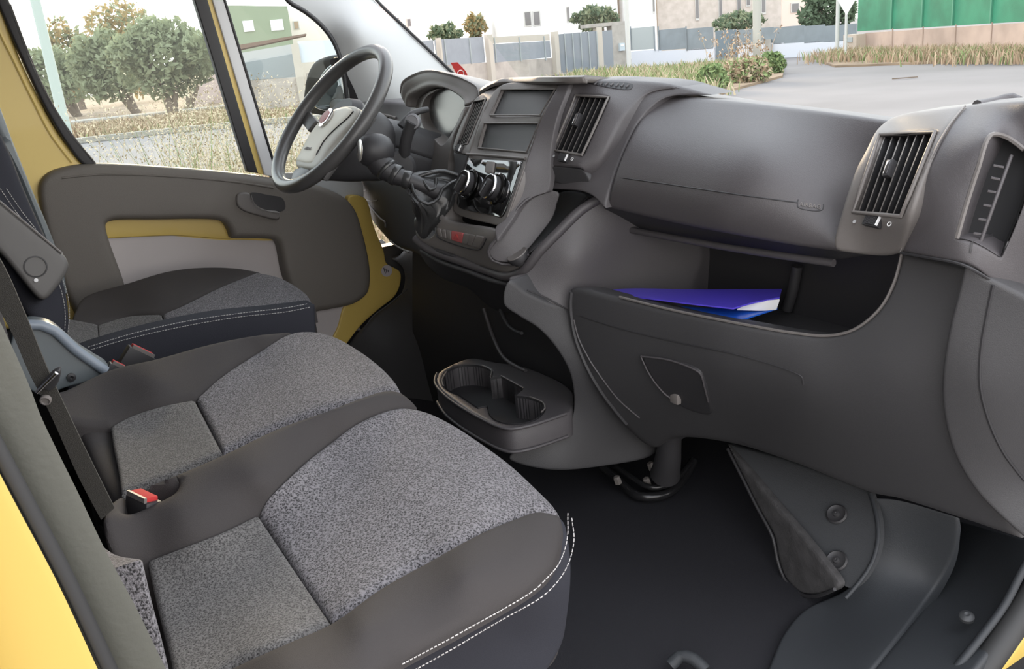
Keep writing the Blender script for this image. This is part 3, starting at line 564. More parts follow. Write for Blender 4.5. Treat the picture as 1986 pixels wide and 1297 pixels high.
line_on('knee_fold', s_lk, [(690, 362), (700, 369), (716, 368)], .0015, m2, lk, off=.001)
line_on('knee_fold', s_lk, [(712, 387), (722, 390), (733, 388)], .0015, m2, lk, off=.001)
# ================================================================== steering wheel
WC = np.array([-.42, .105, 1.527]); az, el, WR = .053, .753, .177
WN = np.array([math.sin(az)*math.cos(el), -math.cos(az)*math.cos(el), math.sin(el)]); WU = np.cross([0, 0, 1.], WN); WU /= np.linalg.norm(WU); WV = np.cross(WN, WU)
SW = thing('steering_wheel', WC-WN*.06, 'black steering wheel with a cream centre pad in front of the driver seat', 'steering wheel')
tube('rim', [WC+WR*(math.cos(t)*WU+math.sin(t)*WV) for t in np.linspace(0, 2*math.pi, 72, endpoint=False)], .0150, M['wheel'], SW, closed=True, smooth=False, n=18)
s_wp = Plane(WC-WN*.004, WN)
padm = mat('hub_pad_grey', (.58, .57, .51), .5)
s_wpd = Surf([(576, 319, 'x', -.42)]+[(571, 316, 'x', -.42), (571, 316, 'x', -.42)]) if False else s_wp
pad = sheet('hub_pad', [(571, 312), (578, 296), (592, 268), (612, 238), (634, 216), (655, 206), (683, 203), (693, 209), (692, 222), (683, 236), (660, 260), (634, 293), (620, 318), (610, 326), (590, 325), (573, 321)], s_wp, padm, SW, th=.002, r=.008, vec=-WN, g=6, step=4)
sheet('pad_cover', [(572, 311), (579, 296), (593, 268), (613, 239), (635, 217), (656, 208), (676, 206), (686, 212), (680, 226), (655, 248), (632, 274), (615, 302), (606, 317), (580, 315)], s_wp, M['pad'], SW, th=.012, r=.010, vec=-WN, off=.003, g=6, step=4)
line_on('pad_groove', s_wp, [(614, 300), (630, 272), (652, 249), (676, 228), (686, 216)], .0012, M['dark'], SW, off=.001)
o_ = s_wp(635.5, 231, .004); eb = MB().lathe(o_, WN, [(.024, 0), (.024, .003), (.0215, .0045), (.0001, .005)], mi=0).lathe(o_, WN, [(.0165, .004), (.0165, .0058), (.0001, .0060)], mi=1).build('emblem', [M['chrome'], mat('emblem_red', (.35, .06, .06), .3)], SW)
_s = s_wp(600, 290, .0045); uu = s_wp(606, 279)-s_wp(597, 295); words('badge_text', 'AIRBAG', s_wp(600, 290, .0042), np.cross(WV, WN)*-1 if False else WU, WV, .010, M['button'], SW)
def on_wheel(px, py, off=0): return s_wp(px, py, off)
for a, b, w_ in (((600, 240), (588, 222), .020), ((676, 214), (716, 236), .020), ((600, 318), (562, 344), .026), ((622, 312), (640, 330), .03)):
    pa, pb = on_wheel(*a, -.014), on_wheel(*b, -.006); d_ = pb-pa; L_ = np.linalg.norm(d_); d_ /= L_; s2 = np.cross(WN, d_)
    box('spoke', (pa+pb)/2, (L_/2-.004, w_*.8, .006), M['wheel'], SW, axes=(d_, s2, WN), bev=.005)
lathe('hub', WC-WN*.02, -WN, [(.001, -.01), (.06, -.01), (.072, .01), (.066, .05), (.055, .06)], M['dark'], SW)
# column cowl, stalk
CN = thing('steering_column', WC-WN*.16, 'dark plastic steering column cowl below the wheel, with a control stalk', 'steering column')
c0 = WC-WN*.075; rows = []
for h_, a, b in ((0, .055, .05), (.03, .072, .066), (.10, .078, .07), (.20, .075, .075), (.26, .05, .06)):
    rows.append([c0-WN*h_*.75+np.array([0, h_*.6, 0])+a*math.copysign(abs(math.cos(t))**.7, math.cos(t))*WU+b*math.copysign(abs(math.sin(t))**.7, math.sin(t))*WV for t in np.linspace(0, 2*math.pi, 17)])
loft('cowl', rows, ml, CN, n=3, th=.004)
sheet('cowl_side', [(690, 212), (735, 216), (765, 245), (772, 300), (762, 345), (700, 354), (650, 353), (622, 350), (612, 338), (622, 318), (642, 288), (668, 255), (684, 232)], Surf([(690, 212, 'x', -.37), (765, 245, 'x', -.345), (762, 345, 'x', -.35), (622, 345, 'x', -.40), (690, 290, 'x', -.345)]), ml, CN, th=.12, vec=(-1, .3, 0), r=.02)
s0, s1, s2 = P(786, 320, 'x', -.33), P(790, 262, 'x', -.30), P(800, 236, 'x', -.285)
tube('stalk', [s0, (s0+s1)/2+np.array([0, -.004, 0]), s1, s2], [.012, .013, .013, .014], ml, CN, n=16)
ax_ = (CAM-s2)/np.linalg.norm(CAM-s2)*.8+np.array([0, -.3, .1]); lathe('stalk_end', s2, ax_, [(.0155, -.014), (.017, 0), (.0165, .004), (.013, .006), (.012, .005), (.0001, .0055)], mat('stalk_end', (.22, .22, .23), .4), CN)
tube('stalk', [P(830, 212, 'x', -.33), P(812, 216, 'x', -.33), P(796, 224, 'x', -.33), P(778, 246, 'x', -.33)], [.006, .007, .008, .010], ml, CN, n=12)
lathe('ignition_collar', P(775, 325, 'x', -.32), (1, -.5, .1), [(.034, -.05), (.036, 0), (.030, .006), (.0001, .006)], ml, CN)
# ================================================================== gear lever
GL = thing('gear_lever', P(852, 400, 'x', -.13), 'black gear lever with a bright round knob emblem and leather gaiter in the dashboard', 'gear lever')
kb = P(722, 292, 'x', -.20)
ka = P(690, 291, 'x', -.205)-kb; ka /= np.linalg.norm(ka)
lathe('knob', kb+ka*.022, -ka, [(.0001, -.004), (.022, -.003), (.028, .003), (.0325, .014), (.0345, .028), (.033, .042), (.027, .055), (.014, .064), (.0001, .066)], M['dark'], GL, n=32)
k_ = MB().lathe(kb+ka*.0245, ka, [(.0215, -.003), (.0225, .001), (.0195, .0025), (.0001, .003)]).build('knob_emblem', mat('emblem_silver', (.75, .73, .72), .25, .6), GL)
g1, g2, g3, g4 = P(735, 312, 'x', -.195), P(750, 328, 'x', -.18), P(772, 342, 'x', -.165), P(800, 352, 'x', -.15)
tube('shaft', [kb-ka*.012, g1, g2, g3, g4, P(850, 372, 'x', -.13)], [.030, .027, .021, .016, .015, .02], M['dark'], GL, n=14)
gl_ = mat('satin_leather', (.035, .035, .035), .28)
for p, a, r_ in ((g2, g2-g1, .0245), (g2*.3+g3*.7, g3-g2, .022), (g3*.4+g4*.6, g4-g3, .019)):
    lathe('shaft_collar', p, a, [(r_*.8, -.014), (r_*.95, -.004), (r_*1.04, .004), (r_*.98, .007), (r_*.8, .008)], gl_, GL)
c_ = [[(792, 338, -.165), (786, 352, -.16), (786, 368, -.15), (795, 378, -.14), (806, 362, -.14), (806, 344, -.15)],
      [(815, 335, -.16), (800, 360, -.15), (798, 385, -.14), (812, 400, -.125), (832, 380, -.13), (835, 350, -.14)],
      [(850, 330, -.16), (820, 375, -.165), (804, 408, -.165), (822, 428, -.14), (860, 395, -.12), (872, 355, -.13)],
      [(884, 337, -.15), (840, 372, -.17), (808, 420, -.175), (815, 450, -.16), (846, 425, -.125), (878, 385, -.12)],
      [(893, 345, -.14), (850, 370, -.175), (803, 430, -.19), (820, 463, -.165), (844, 440, -.12), (880, 395, -.11)]]
rows = []
for i, r_ in enumerate(c_):
    pts = [P(a, b, 'x', c) for a, b, c in r_]; dn = []
    cc = curve2([tuple(p) for p in pts], True, .012)
    k = 36; idx = np.linspace(0, len(cc), k, endpoint=False); cc = np.array([cc[int(j) % len(cc)] for j in idx])
    ctr = cc.mean(0)
    for j, p in enumerate(cc):
        w_ = 1+(.07*math.sin(j*2*math.pi*5/k+i*1.3)+.05*math.sin(j*2*math.pi*9/k-i*.9))*(1 if 0 < i < 4 else 0); dn.append(ctr+(p-ctr)*w_)
    rows.append(dn+[dn[0]])
loft('gaiter', rows, gl_, GL, n=4)
tube('gaiter_fold', [P(803, 340, 'x', -.15), P(798, 356, 'x', -.14), P(812, 388, 'x', -.115), P(830, 396, 'x', -.105), P(850, 385, 'x', -.105), P(858, 366, 'x', -.11), P(885, 350, 'x', -.115)], .0035, gl_, GL)
tube('gaiter_fold', [P(812, 342, 'x', -.15), P(838, 334, 'x', -.14), P(862, 332, 'x', -.14), P(888, 340, 'x', -.13)], .0045, gl_, GL)
tube('gaiter_fold', [P(820, 350, 'x', -.135), P(834, 368, 'x', -.12), P(843, 366, 'x', -.12), P(845, 346, 'x', -.13)], .004, gl_, GL)
# ================================================================== seats
def stitch(name, surf, pts, parent, off=.002, r=.0010, dash=7.0):
    A = curve2(pts, False, 1.0); mb = MB(); d = np.r_[0, np.cumsum(np.linalg.norm(np.diff(A, axis=0), axis=1))]; s = 0
    while s+dash*.75 < d[-1]:
        q = [np.array([np.interp(s+k, d, A[:, 0]), np.interp(s+k, d, A[:, 1])]) for k in (0, dash*.4, dash*.66)]
        mb.tube([surf(*p, off) for p in q], r, n=5, smooth=False); s += dash
    return mb.build(name, M['thread'], parent)
DN = (0, 0, -1)
# driver seat
DS = thing('driver_seat', (-.50, -.30, .74), 'charcoal driver seat with pale twin stitching, beside the far door', 'seat')
s_d = Surf([(505, 526, 'z', 1.185), (250, 546, 'z', 1.20), (400, 516, 'z', 1.197), (160, 577, 'z', 1.195), (313, 608, 'z', 1.165), (496, 600, 'z', 1.17), (599, 572, 'z', 1.155), (190, 660, 'z', 1.16), (426, 612, 'z', 1.168), (540, 560, 'z', 1.172), (170, 674, 'z', 1.165), (606, 588, 'z', 1.15), (300, 575, 'z', 1.185), (240, 630, 'z', 1.158)], smooth=4e-4)
sheet('seat_base', [(140, 590), (165, 578), (250, 549), (330, 527), (400, 519), (465, 522), (540, 540), (590, 570), (606, 590), (500, 605), (330, 630), (170, 668), (140, 640)], s_d, M['bolster'], DS, th=.16, vec=DN, r=.02, off=-.012)
sheet('side_bolster', [(145, 600), (160, 575), (250, 545), (330, 522), (400, 515), (460, 517), (506, 525, 's'), (440, 550), (380, 575), (312, 607, 's'), (248, 611), (188, 627, 's'), (140, 620)], s_d, M['bolster'], DS, th=.03, vec=DN, r=.008)
sheet('seat_panel', [(314, 606, 's'), (355, 589), (426, 554), (498, 525, 's'), (539, 534), (574, 552), (597, 571), (606, 588, 's'), (567, 594), (496, 601), (390, 613), (317, 622, 's')], s_d, M['insert'], DS, th=.03, vec=DN, r=.008)
sheet('rear_panel', [(188, 628, 's'), (248, 611), (312, 607, 's'), (317, 621, 's'), (248, 643), (191, 661, 's')], s_d, M['insert2'], DS, th=.03, vec=DN, r=.006)
sheet('near_bolster', [(191, 661, 's'), (248, 643), (317, 622), (390, 613), (496, 601), (567, 594), (606, 588, 's'), (612, 596, 's'), (540, 606), (426, 619), (319, 640), (248, 657), (165, 682, 's'), (168, 670)], s_d, M['bolster'], DS, th=.03, vec=DN, r=.004)
s_dsd = Surf([(248, 655, 'x', -.285), (612, 594, 'x', -.285), (400, 740, 'x', -.275)])
sheet('seat_side', [(130, 695, 's'), (168, 677), (248, 652), (319, 634), (426, 613), (540, 601), (612, 592, 's'), (614, 640), (615, 740, 's'), (300, 800, 's'), (130, 800, 's')], s_dsd, M['skirt'], DS, th=.05, vec=(-1, 0, 0), r=.008)
stitch('stitching', s_dsd, [(170, 672), (248, 648), (355, 623), (461, 607), (553, 596), (596, 588)], DS, r=.0006, dash=5.5, off=.006)
stitch('stitching', s_dsd, [(170, 679), (248, 656), (355, 632), (461, 614), (553, 604), (603, 594)], DS, r=.0006, dash=5.5, off=.006)
s_db = s_d
sheet('back_panel', [(110, 615), (140, 618), (188, 627, 's'), (191, 661, 's'), (166, 675), (112, 690)], s_db, M['insert2'], DS, th=.03, vec=DN, r=.004)
s_bk = Surf([(130, 600, 'x', -.285), (0, 300, 'x', -.30), (60, 480, 'x', -.285)])
bk = sheet('backrest', [(-120, 60, 's'), (-20, 215), (20, 290), (50, 365), (85, 445), (115, 510), (130, 560), (138, 610), (134, 655), (120, 668), (60, 620), (-120, 300, 's')], s_bk, M['skirt'], DS, th=.09, vec=(-1, -.15, 0), r=.02)
sheet('backrest_bolster', [(-120, 0, 's'), (-10, 170), (30, 270), (70, 370), (100, 440), (128, 520), (135, 575), (120, 560), (95, 490), (60, 400), (20, 310), (-120, 90, 's')], Surf([(130, 600, 'x', -.34), (0, 300, 'x', -.34), (60, 480, 'x', -.335)]), M['bluegrey'], DS, th=.06, vec=(-1, -.3, 0), r=.02)
stitch('stitching', s_bk, [(0, 366), (30, 410), (70, 460), (100, 515), (120, 570), (126, 610), (125, 640)], DS, r=.0006, dash=5.5, off=.001)
stitch('stitching', s_bk, [(12, 366), (42, 410), (80, 460), (110, 515), (130, 570), (134, 610), (131, 645)], DS, r=.0006, dash=5.5, off=.001)
s_ar = Surf([(0, 420, 'x', -.215), (125, 500, 'x', -.215), (70, 570, 'x', -.205)])
ar = sheet('armrest', [(-100, 300, 's'), (0, 390), (60, 440), (125, 495), (133, 512), (128, 530), (108, 560), (88, 580), (78, 580), (0, 490), (-100, 400, 's')], s_ar, M['armrest'], DS, th=.06, vec=(-1, 0, -.2), r=.008)
line_on('armrest_highlight', s_ar, [(-20, 374), (0, 391), (60, 441), (120, 491)], .002, M['button'], ar)  # paler line painted as the highlight on the armrest's top edge
o_ = s_ar(69, 517, .0005); n_ = s_ar.n(69, 517); lathe('armrest_plug', o_, n_, [(.0185, -.003), (.0185, .001), (.0165, .0012), (.016, -.0015), (.0001, -.0015)], M['dark'], ar); lathe('armrest_pin', s_ar(69.5, 543, .001), n_, [(.0035, 0), (.0035, .0015), (.0001, .002)], M['white'], ar, n=10)
# passenger bench
BS = thing('passenger_bench_seat', (.33, -.35, .74), 'two-place passenger bench seat in grey speckled cloth, nearest the camera', 'seat')
s_2 = Surf([(120, 770, 'z', 1.20), (213, 713, 'z', 1.205), (305, 690, 'z', 1.205), (408, 663, 'z', 1.20), (500, 645, 'z', 1.19), (567, 638, 'z', 1.175), (213, 823, 'z', 1.16), (376, 772, 'z', 1.16), (496, 681, 'z', 1.165), (431, 873, 'z', 1.165), (536, 823, 'z', 1.17), (640, 785, 'z', 1.172), (775, 752, 'z', 1.155), (735, 705, 'z', 1.15), (645, 648, 'z', 1.155), (600, 730, 'z', 1.17), (333, 915, 'z', 1.165), (238, 949, 'z', 1.165), (300, 840, 'z', 1.15), (170, 790, 'z', 1.18), (300, 740, 'z', 1.19)], smooth=8e-4)
sheet('seat_base', [(130, 775), (213, 716), (305, 695), (408, 667), (500, 650), (567, 643), (640, 651), (690, 676), (740, 712), (770, 748), (640, 800), (500, 850), (330, 925), (220, 950), (150, 830)], s_2, M['bolster'], BS, th=.16, vec=DN, r=.025, off=-.014)
sheet('side_bolster', [(100, 760), (125, 752), (213, 712), (305, 690), (408, 662), (496, 645), (570, 638, 's'), (560, 643), (496, 681), (426, 727), (378, 769, 's'), (319, 782), (255, 802), (212, 823, 's'), (149, 817), (110, 800)], s_2, M['bolster'], BS, th=.05, vec=DN, r=.009)
sheet('seat_panel', [(379, 769, 's'), (426, 727), (496, 681), (560, 643), (600, 638), (645, 647), (690, 671), (735, 704), (765, 735), (776, 753, 's'), (740, 757), (690, 773), (640, 787), (536, 824), (431, 873, 's'), (405, 820)], s_2, M['insert'], BS, th=.04, vec=DN, r=.009)
sheet('rear_panel', [(213, 824, 's'), (255, 802), (319, 782), (376, 771, 's'), (402, 820), (430, 873, 's'), (333, 916), (234, 952, 's'), (228, 910), (218, 860)], s_2, M['insert2'], BS, th=.04, vec=DN, r=.007)
s_2b = Surf([(149, 817, 'y', -.50), (212, 824, 'y', -.475), (232, 950, 'y', -.475)])
sheet('back_panel', [(120, 806, 's'), (142, 812), (212, 824, 's'), (220, 870), (234, 952, 's'), (215, 975), (150, 900, 's')], s_2b, M['insert2'], BS, th=.04, vec=(0, -1, 0), r=.006)
s_1 = Surf([(205, 1000, 'z', 1.20), (238, 952, 'z', 1.195), (333, 916, 'z', 1.20), (431, 874, 'z', 1.205), (536, 824, 'z', 1.205), (640, 787, 'z', 1.20), (720, 758, 'z', 1.19), (800, 775, 'z', 1.16), (285, 1079, 'z', 1.155), (500, 990, 'z', 1.155), (640, 850, 'z', 1.168), (775, 784, 'z', 1.165),
           (420, 1150, 'z', 1.142), (560, 1100, 'z', 1.145), (800, 950, 'z', 1.165), (950, 930, 'z', 1.158), (641, 1201, 'z', 1.15), (830, 1082, 'z', 1.158), (1000, 1000, 'z', 1.15), (1083, 992, 'z', 1.135), (870, 812, 'z', 1.15), (1040, 940, 'z', 1.135),
           (450, 1287, 'z', 1.15), (900, 1110, 'z', 1.175), (700, 1210, 'z', 1.178), (1040, 1050, 'z', 1.155), (968, 1165, 'z', 1.148), (784, 1264, 'z', 1.15), (1088, 1040, 'z', 1.13), (500, 930, 'z', 1.19), (350, 1000, 'z', 1.185), (560, 1290, 'z', 1.18)], smooth=8e-4)
sheet('seat_base', [(230, 1010), (430, 890), (640, 800), (730, 775), (790, 780), (870, 820), (990, 902), (1060, 975), (1050, 1000), (980, 1035), (830, 1105), (700, 1180), (560, 1250), (400, 1320), (340, 1330), (290, 1120)], s_1, M['bolster'], BS, th=.16, vec=DN, r=.02, off=-.014)
bkl = [(238, 952, 's'), (270, 938), (344, 930, 's'), (338, 944), (300, 966), (252, 986), (236, 985, 's')]
sheet('side_bolster', [(196, 1003, 's'), (205, 975), (238, 950), (333, 914), (431, 872), (536, 822), (640, 785), (700, 762), (745, 749), (775, 752), (806, 776, 's'), (775, 783), (725, 795), (680, 820), (640, 850), (560, 916), (515, 962), (500, 990, 's'), (430, 1024), (350, 1055), (284, 1079, 's'), (225, 1070), (205, 1040)], s_1, M['bolster'], BS, th=.05, vec=DN, r=.012, holes=[bkl])
sheet('buckle_pocket', [(228, 945), (345, 925), (345, 950), (240, 995)], s_1, mk, BS, th=.02, vec=DN, off=-.035)
sheet('seat_panel', [(501, 990, 's'), (516, 962), (560, 917), (600, 881), (640, 851), (680, 821), (730, 796), (776, 784), (820, 790), (870, 812), (930, 850), (990, 894), (1040, 940), (1070, 970), (1086, 992, 's'), (1042, 985), (1000, 998), (922, 1031), (830, 1082), (738, 1133), (642, 1201, 's'), (570, 1095)], s_1, M['insert'], BS, th=.04, vec=DN, r=.010, g=12)
sheet('rear_panel', [(284, 1081, 's'), (350, 1056), (430, 1025), (499, 992, 's'), (568, 1095), (640, 1201, 's'), (560, 1237), (450, 1287), (360, 1345), (345, 1345, 's'), (322, 1240), (303, 1168)], s_1, M['insert2'], BS, th=.04, vec=DN, r=.008, g=12)
s_1b = Surf([(222, 1070, 'y', -.565), (283, 1082, 'y', -.55), (337, 1297, 'y', -.55)])
sheet('back_panel', [(150, 1000, 's'), (225, 1069), (283, 1081, 's'), (303, 1168), (322, 1240), (346, 1345, 's'), (200, 1345, 's')], s_1b, M['insert'], BS, th=.05, vec=(0, -1, 0), r=.006)
outb = [(1085, 993, 's'), (1042, 986), (1000, 999), (922, 1032), (830, 1083), (738, 1134), (641, 1202), (560, 1238), (450, 1288), (345, 1347, 's'), (640, 1347, 's'), (724, 1300), (784, 1266), (876, 1218), (968, 1168), (1037, 1126), (1069, 1093), (1086, 1050), (1091, 1020)]
sheet('outer_bolster', outb, s_1, M['bolster'], BS, th=.008, vec=DN, r=.007)
s_sk = Surf([(1090, 1005, 'z', 1.128), (1088, 1050, 'z', 1.128), (1037, 1126, 'z', 1.142), (876, 1218, 'z', 1.148), (724, 1297, 'z', 1.148), (1106, 1036, 'z', 1.115), (1113, 1100, 'z', 1.085), (1108, 1183, 'z', 1.03), (1065, 1297, 'z', .97), (1000, 1230, 'z', 1.06), (860, 1297, 'z', 1.08)], smooth=2e-5)
sheet('seat_skirt', [(1087, 996, 's'), (1100, 1010), (1107, 1036), (1113, 1091), (1112, 1137), (1107, 1183), (1096, 1243), (1066, 1297), (1040, 1340, 's'), (640, 1345, 's'), (724, 1298), (784, 1264), (876, 1215), (968, 1165), (1037, 1123), (1069, 1091), (1086, 1045), (1088, 1010)], s_sk, M['skirt'], BS, th=.04, vec=(-.6, -.4, -.6), r=.004, off=-.003)
stitch('stitching', s_sk, [(1088, 1001), (1088, 1040), (1069, 1092), (1037, 1124), (968, 1166), (876, 1216), (784, 1265), (700, 1310)], BS, r=.0006, dash=9, off=.009)
stitch('stitching', s_sk, [(1097, 1013), (1099, 1050), (1083, 1100), (1051, 1137), (968, 1185), (876, 1238), (770, 1298), (740, 1315)], BS, r=.0006, dash=9, off=.009)
MB().box((.12, -.35, .93), (.17, .20, .08), bev=.01).box((.55, -.38, .93), (.18, .18, .08), bev=.01).box((.33, -.37, .79), (.36, .16, .07), bev=.01).build('bench_frame', mk, BS)
MB().box((-.48, -.30, .93), (.16, .18, .08), bev=.01).box((-.48, -.30, .79), (.15, .16, .07), bev=.01).build('seat_pedestal', mk, DS)
box('backrest', (.33, -.70, 1.47), (.43, .10, .40), M['skirt'], BS, bev=.04)
box('backrest', (-.50, -.72, 1.50), (.20, .10, .42), M['skirt'], DS, bev=.04)
# recliner cover of the bench
s_rc = Surf([(60, 630, 'x', -.09), (200, 720, 'x', -.09), (120, 750, 'x', -.085)])
rc = sheet('recliner_cover', [(30, 640), (50, 624), (82, 623), (106, 632), (128, 650), (152, 671), (184, 692), (212, 712), (205, 728), (120, 755), (90, 770), (20, 720)], s_rc, M['bluegrey'], BS, th=.03, vec=(-1, 0, 0), r=.004)
tube('cover_rim', [s_rc(*p, .003) for p in ((48, 630), (80, 630), (104, 640), (124, 657), (148, 679), (178, 700), (204, 719))], .0085, M['bluegrey2'], rc, n=12)
lathe('cover_screw', s_rc(138, 731, .001), s_rc.n(138, 731), [(.007, 0), (.007, .003), (.003, .004), (.0001, .001)], mk, rc)
# buckles
def buckle(p0, p1, wd_, x, lab, zax='x'):
    a, b = P(*p0, zax, x), P(*p1, zax, x); d_ = b-a; L_ = np.linalg.norm(d_); d_ /= L_; base = (a+b)/2
    u_ = d_; w_ = np.array([0, .25, 1.]); w_ -= u_*(w_@u_); w_ /= np.linalg.norm(w_); v_ = np.cross(w_, u_)
    t = thing('seat_belt_buckle', base-w_*.07, lab, 'seat belt buckle', 'seat belt buckles between the seats')
    box('buckle_body', base-w_*.036, (L_/2+.002, wd_, .034), M['dark'], t, axes=(u_, v_, w_), bev=.003)
    box('release_button', base+w_*.0, (L_/2*.86, wd_*.7, .003), M['red'], t, axes=(u_, v_, w_), bev=.001)
    box('buckle_slot', base+w_*.0005-v_*wd_*.85, (L_/2*.9, wd_*.16, .003), M['button'], t, axes=(u_, v_, w_))
buckle((216, 700), (243, 713), .010, -.10, 'dark belt buckle with red button beside the blue-grey seat cover, the nearer of that pair')
buckle((253, 668), (299, 690), .012, -.18, 'dark grey belt buckle with red button against the side of the driver seat')
buckle((260, 952), (298, 970), .010, 1.19, 'belt buckle with red and pale top in the pocket of the nearest seat bolster', 'z')
# hanging belt
s_bt = Surf([(-20, 520, 'x', .74), (75, 735, 'x', .73), (205, 1000, 'x', .70), (60, 560, 'x', .745)])
BT = thing('seat_belt', P(210, 1000, 'x', .70), 'black seat belt strap hanging past the bench, with a metal tongue', 'seat belt')
sheet('strap', [(-80, 390, 's'), (0, 503), (45, 600), (92, 715), (120, 775), (170, 880), (222, 985, 's'), (196, 1008, 's'), (150, 920), (96, 800), (55, 720), (20, 640), (-80, 470, 's')], s_bt, M['belt'], BT, th=.0016, vec=s_bt.n(75, 735)*-1, off=0)
tg = sheet('tongue', [(72, 752, 's'), (80, 742), (108, 716), (117, 714), (118, 722), (112, 742), (96, 755), (88, 752)], s_bt, M['dark'], BT, th=.004, off=.003, g=6, step=4, r=.001)
tube('tongue_plate', [s_bt(74, 753, .006), s_bt(112, 716, .006)], .0016, M['chrome'], tg, smooth=False)
lathe('belt_stop', s_bt(90, 771, .002), s_bt.n(90, 771), [(.0042, 0), (.0042, .003), (.0032, .0035), (.0028, .002), (.0001, .002)], M['button'], BT)
# ================================================================== driver door, pillars, glass
XD = -.85
def flat(x0, slope=0.0): return Plane((x0, 0, 1.2), (1, slope, 0))
DD = thing('driver_door', (-.88, .0, .80), 'yellow painted far door with a dark trim card, seen across the cab', 'door')
fd = flat(-.862)
sheet('door_frame', [(-130, -120, 's'), (-40, -120, 's'), (-12, -50), (8, 20), (30, 90), (66, 170), (108, 248), (140, 292), (172, 320), (300, 330), (500, 340, 's'), (530, 350), (560, 365), (560, 460), (450, 470), (200, 470), (215, 560), (170, 640, 's'), (-130, 640, 's')], fd, M['yellow2'], DD, th=.03, r=.012, vec=(-1, 0, 0))
line_on('frame_groove', fd, [(-30, -30), (-8, 45), (28, 120), (62, 190), (100, 262), (140, 315)], .004, M['yellow2'], DD)
sheet('rear_seal', [(-60, -120, 's'), (-30, -120, 's'), (2, -50), (19, 5), (40, 60), (64, 125), (94, 186), (135, 254), (186, 318), (184, 326), (160, 318), (128, 278), (90, 215), (56, 145), (22, 70), (-8, 0), (-36, -60)], flat(-.850), M['dark'], DD, th=.02, vec=(-1, 0, 0), r=.006)
line_on('glass_edge', flat(-.848), [(20, 8), (57, 106), (92, 184), (135, 254), (186, 317)], .0016, M['button'], DD)
bars = [('bar_seal', ((340, -120), (368, -120), (501, 336), (480, 333)), -.856, M['dark']), ('bar_paint', ((366, -120), (380, -120), (515, 340), (498, 336)), -.862, M['yellow2']), ('bar_trim', ((376, -120), (398, -120), (538, 345), (513, 339)), -.855, mat('door_bar_trim', (.78, .78, .78), .6)), ('bar_gasket', ((397, -120), (403, -120), (543, 345), (537, 344)), -.853, M['dark'])]
for nm, q, x_, mt in bars: sheet(nm, [(*p, 's') for p in q], flat(x_), mt, DD, th=.02, vec=(-1, 0, 0), r=.003, g=40)
cut = [(207, 436), (215, 430), (300, 427), (425, 428), (438, 434), (447, 448), (452, 463, 's'), (535, 467), (542, 474), (557, 540), (600, 640, 's'), (262, 640, 's'), (245, 560)]
s_dc = Surf([(95, 345, 'x', -.835), (330, 330, 'x', -.83), (690, 400, 'x', -.82), (600, 600, 'x', -.82), (130, 600, 'x', -.835), (720, 540, 'x', -.82), (400, 400, 'x', -.815), (300, 470, 'x', -.83)])
card = sheet('door_card', [(76, 372), (80, 352), (95, 336), (125, 325), (180, 318), (330, 325), (450, 335), (530, 346), (590, 352), (640, 368), (672, 385), (692, 408), (706, 450), (719, 510), (721, 545), (715, 570), (690, 590), (640, 602), (612, 610), (612, 660, 's'), (170, 660, 's'), (125, 560), (92, 460)], s_dc, M['card'], DD, th=.03, r=.016, vec=(-1, 0, 0), holes=[cut])
line_on('card_crease', s_dc, [(120, 345), (200, 338), (330, 342), (450, 352), (530, 364)], .0025, M['card'], card, off=.0)
ph = sheet('pull_handle', [(458, 378), (466, 373), (482, 374), (487, 386), (496, 399), (512, 406), (540, 411), (540, 425), (500, 418), (470, 408), (459, 398)], s_dc, M['dash2'], DD, th=.02, off=.008, r=.005, g=8, label='moulded pull handle')
sheet('handle_shade', [(486, 374), (520, 378), (548, 385), (552, 405), (538, 411), (512, 405), (497, 397), (488, 386)], s_dc, M['dark'], DD, th=.003, off=.003, g=8)  # flat dark sheet stands for the shade in the handle hollow
line_on('handle_highlight', s_dc, [(485, 378), (489, 391), (499, 402), (515, 408), (540, 412)], .0013, M['button'], ph, off=.010)  # pale tube paints the highlight along the hollow
sheet('paint_strip', [(190, 415, 's'), (470, 412, 's'), (470, 456), (330, 457), (200, 463, 's')], flat(-.858), M['yellow'], DD, th=.01, vec=(-1, 0, 0), r=.003)
sheet('metal_panel', [(195, 461, 's'), (330, 456), (600, 455, 's'), (700, 640, 's'), (240, 660, 's')], flat(-.864), M['metal'], DD, th=.01, vec=(-1, 0, 0))
sheet('metal_corner', [(600, 600, 's'), (672, 585, 's'), (655, 635), (640, 680, 's'), (600, 680, 's')], flat(-.85), M['metal'], DD, th=.01, vec=(-1, 0, 0))
sheet('metal_base', [(520, 335, 's'), (640, 335, 's'), (700, 350), (700, 405), (688, 415), (640, 420), (540, 400, 's')], flat(-.868), M['pillar'], DD, th=.01, vec=(-1, 0, 0))
struct(sheet('trim_1', [(676, 382), (708, 384), (726, 440), (745, 488), (750, 510), (776, 527), (778, 545), (768, 572), (735, 600), (702, 630), (672, 668), (640, 710), (625, 700), (655, 635), (670, 590), (698, 572), (714, 550), (712, 515), (700, 460)], flat(-.845), M['yellow'], None, th=.02, vec=(-1, 0, 0), r=.004))
so_ = flat(-.843); bd = lathe('round_sticker', so_(750, 525), (1, 0, 0), [(.017, 0), (.017, .0006), (.0001, .0008)], mat('sticker_grey', (.5, .46, .48), .5)); tag(bd, 'small round pale grey sticker on the yellow door pillar', 'sticker')
for k in range(3): tube('sticker_stroke', [so_(744+k*4, 519+k*2, .001), so_(747+k*3, 530-k, .001)], .0011, M['dark'], bd, smooth=False)
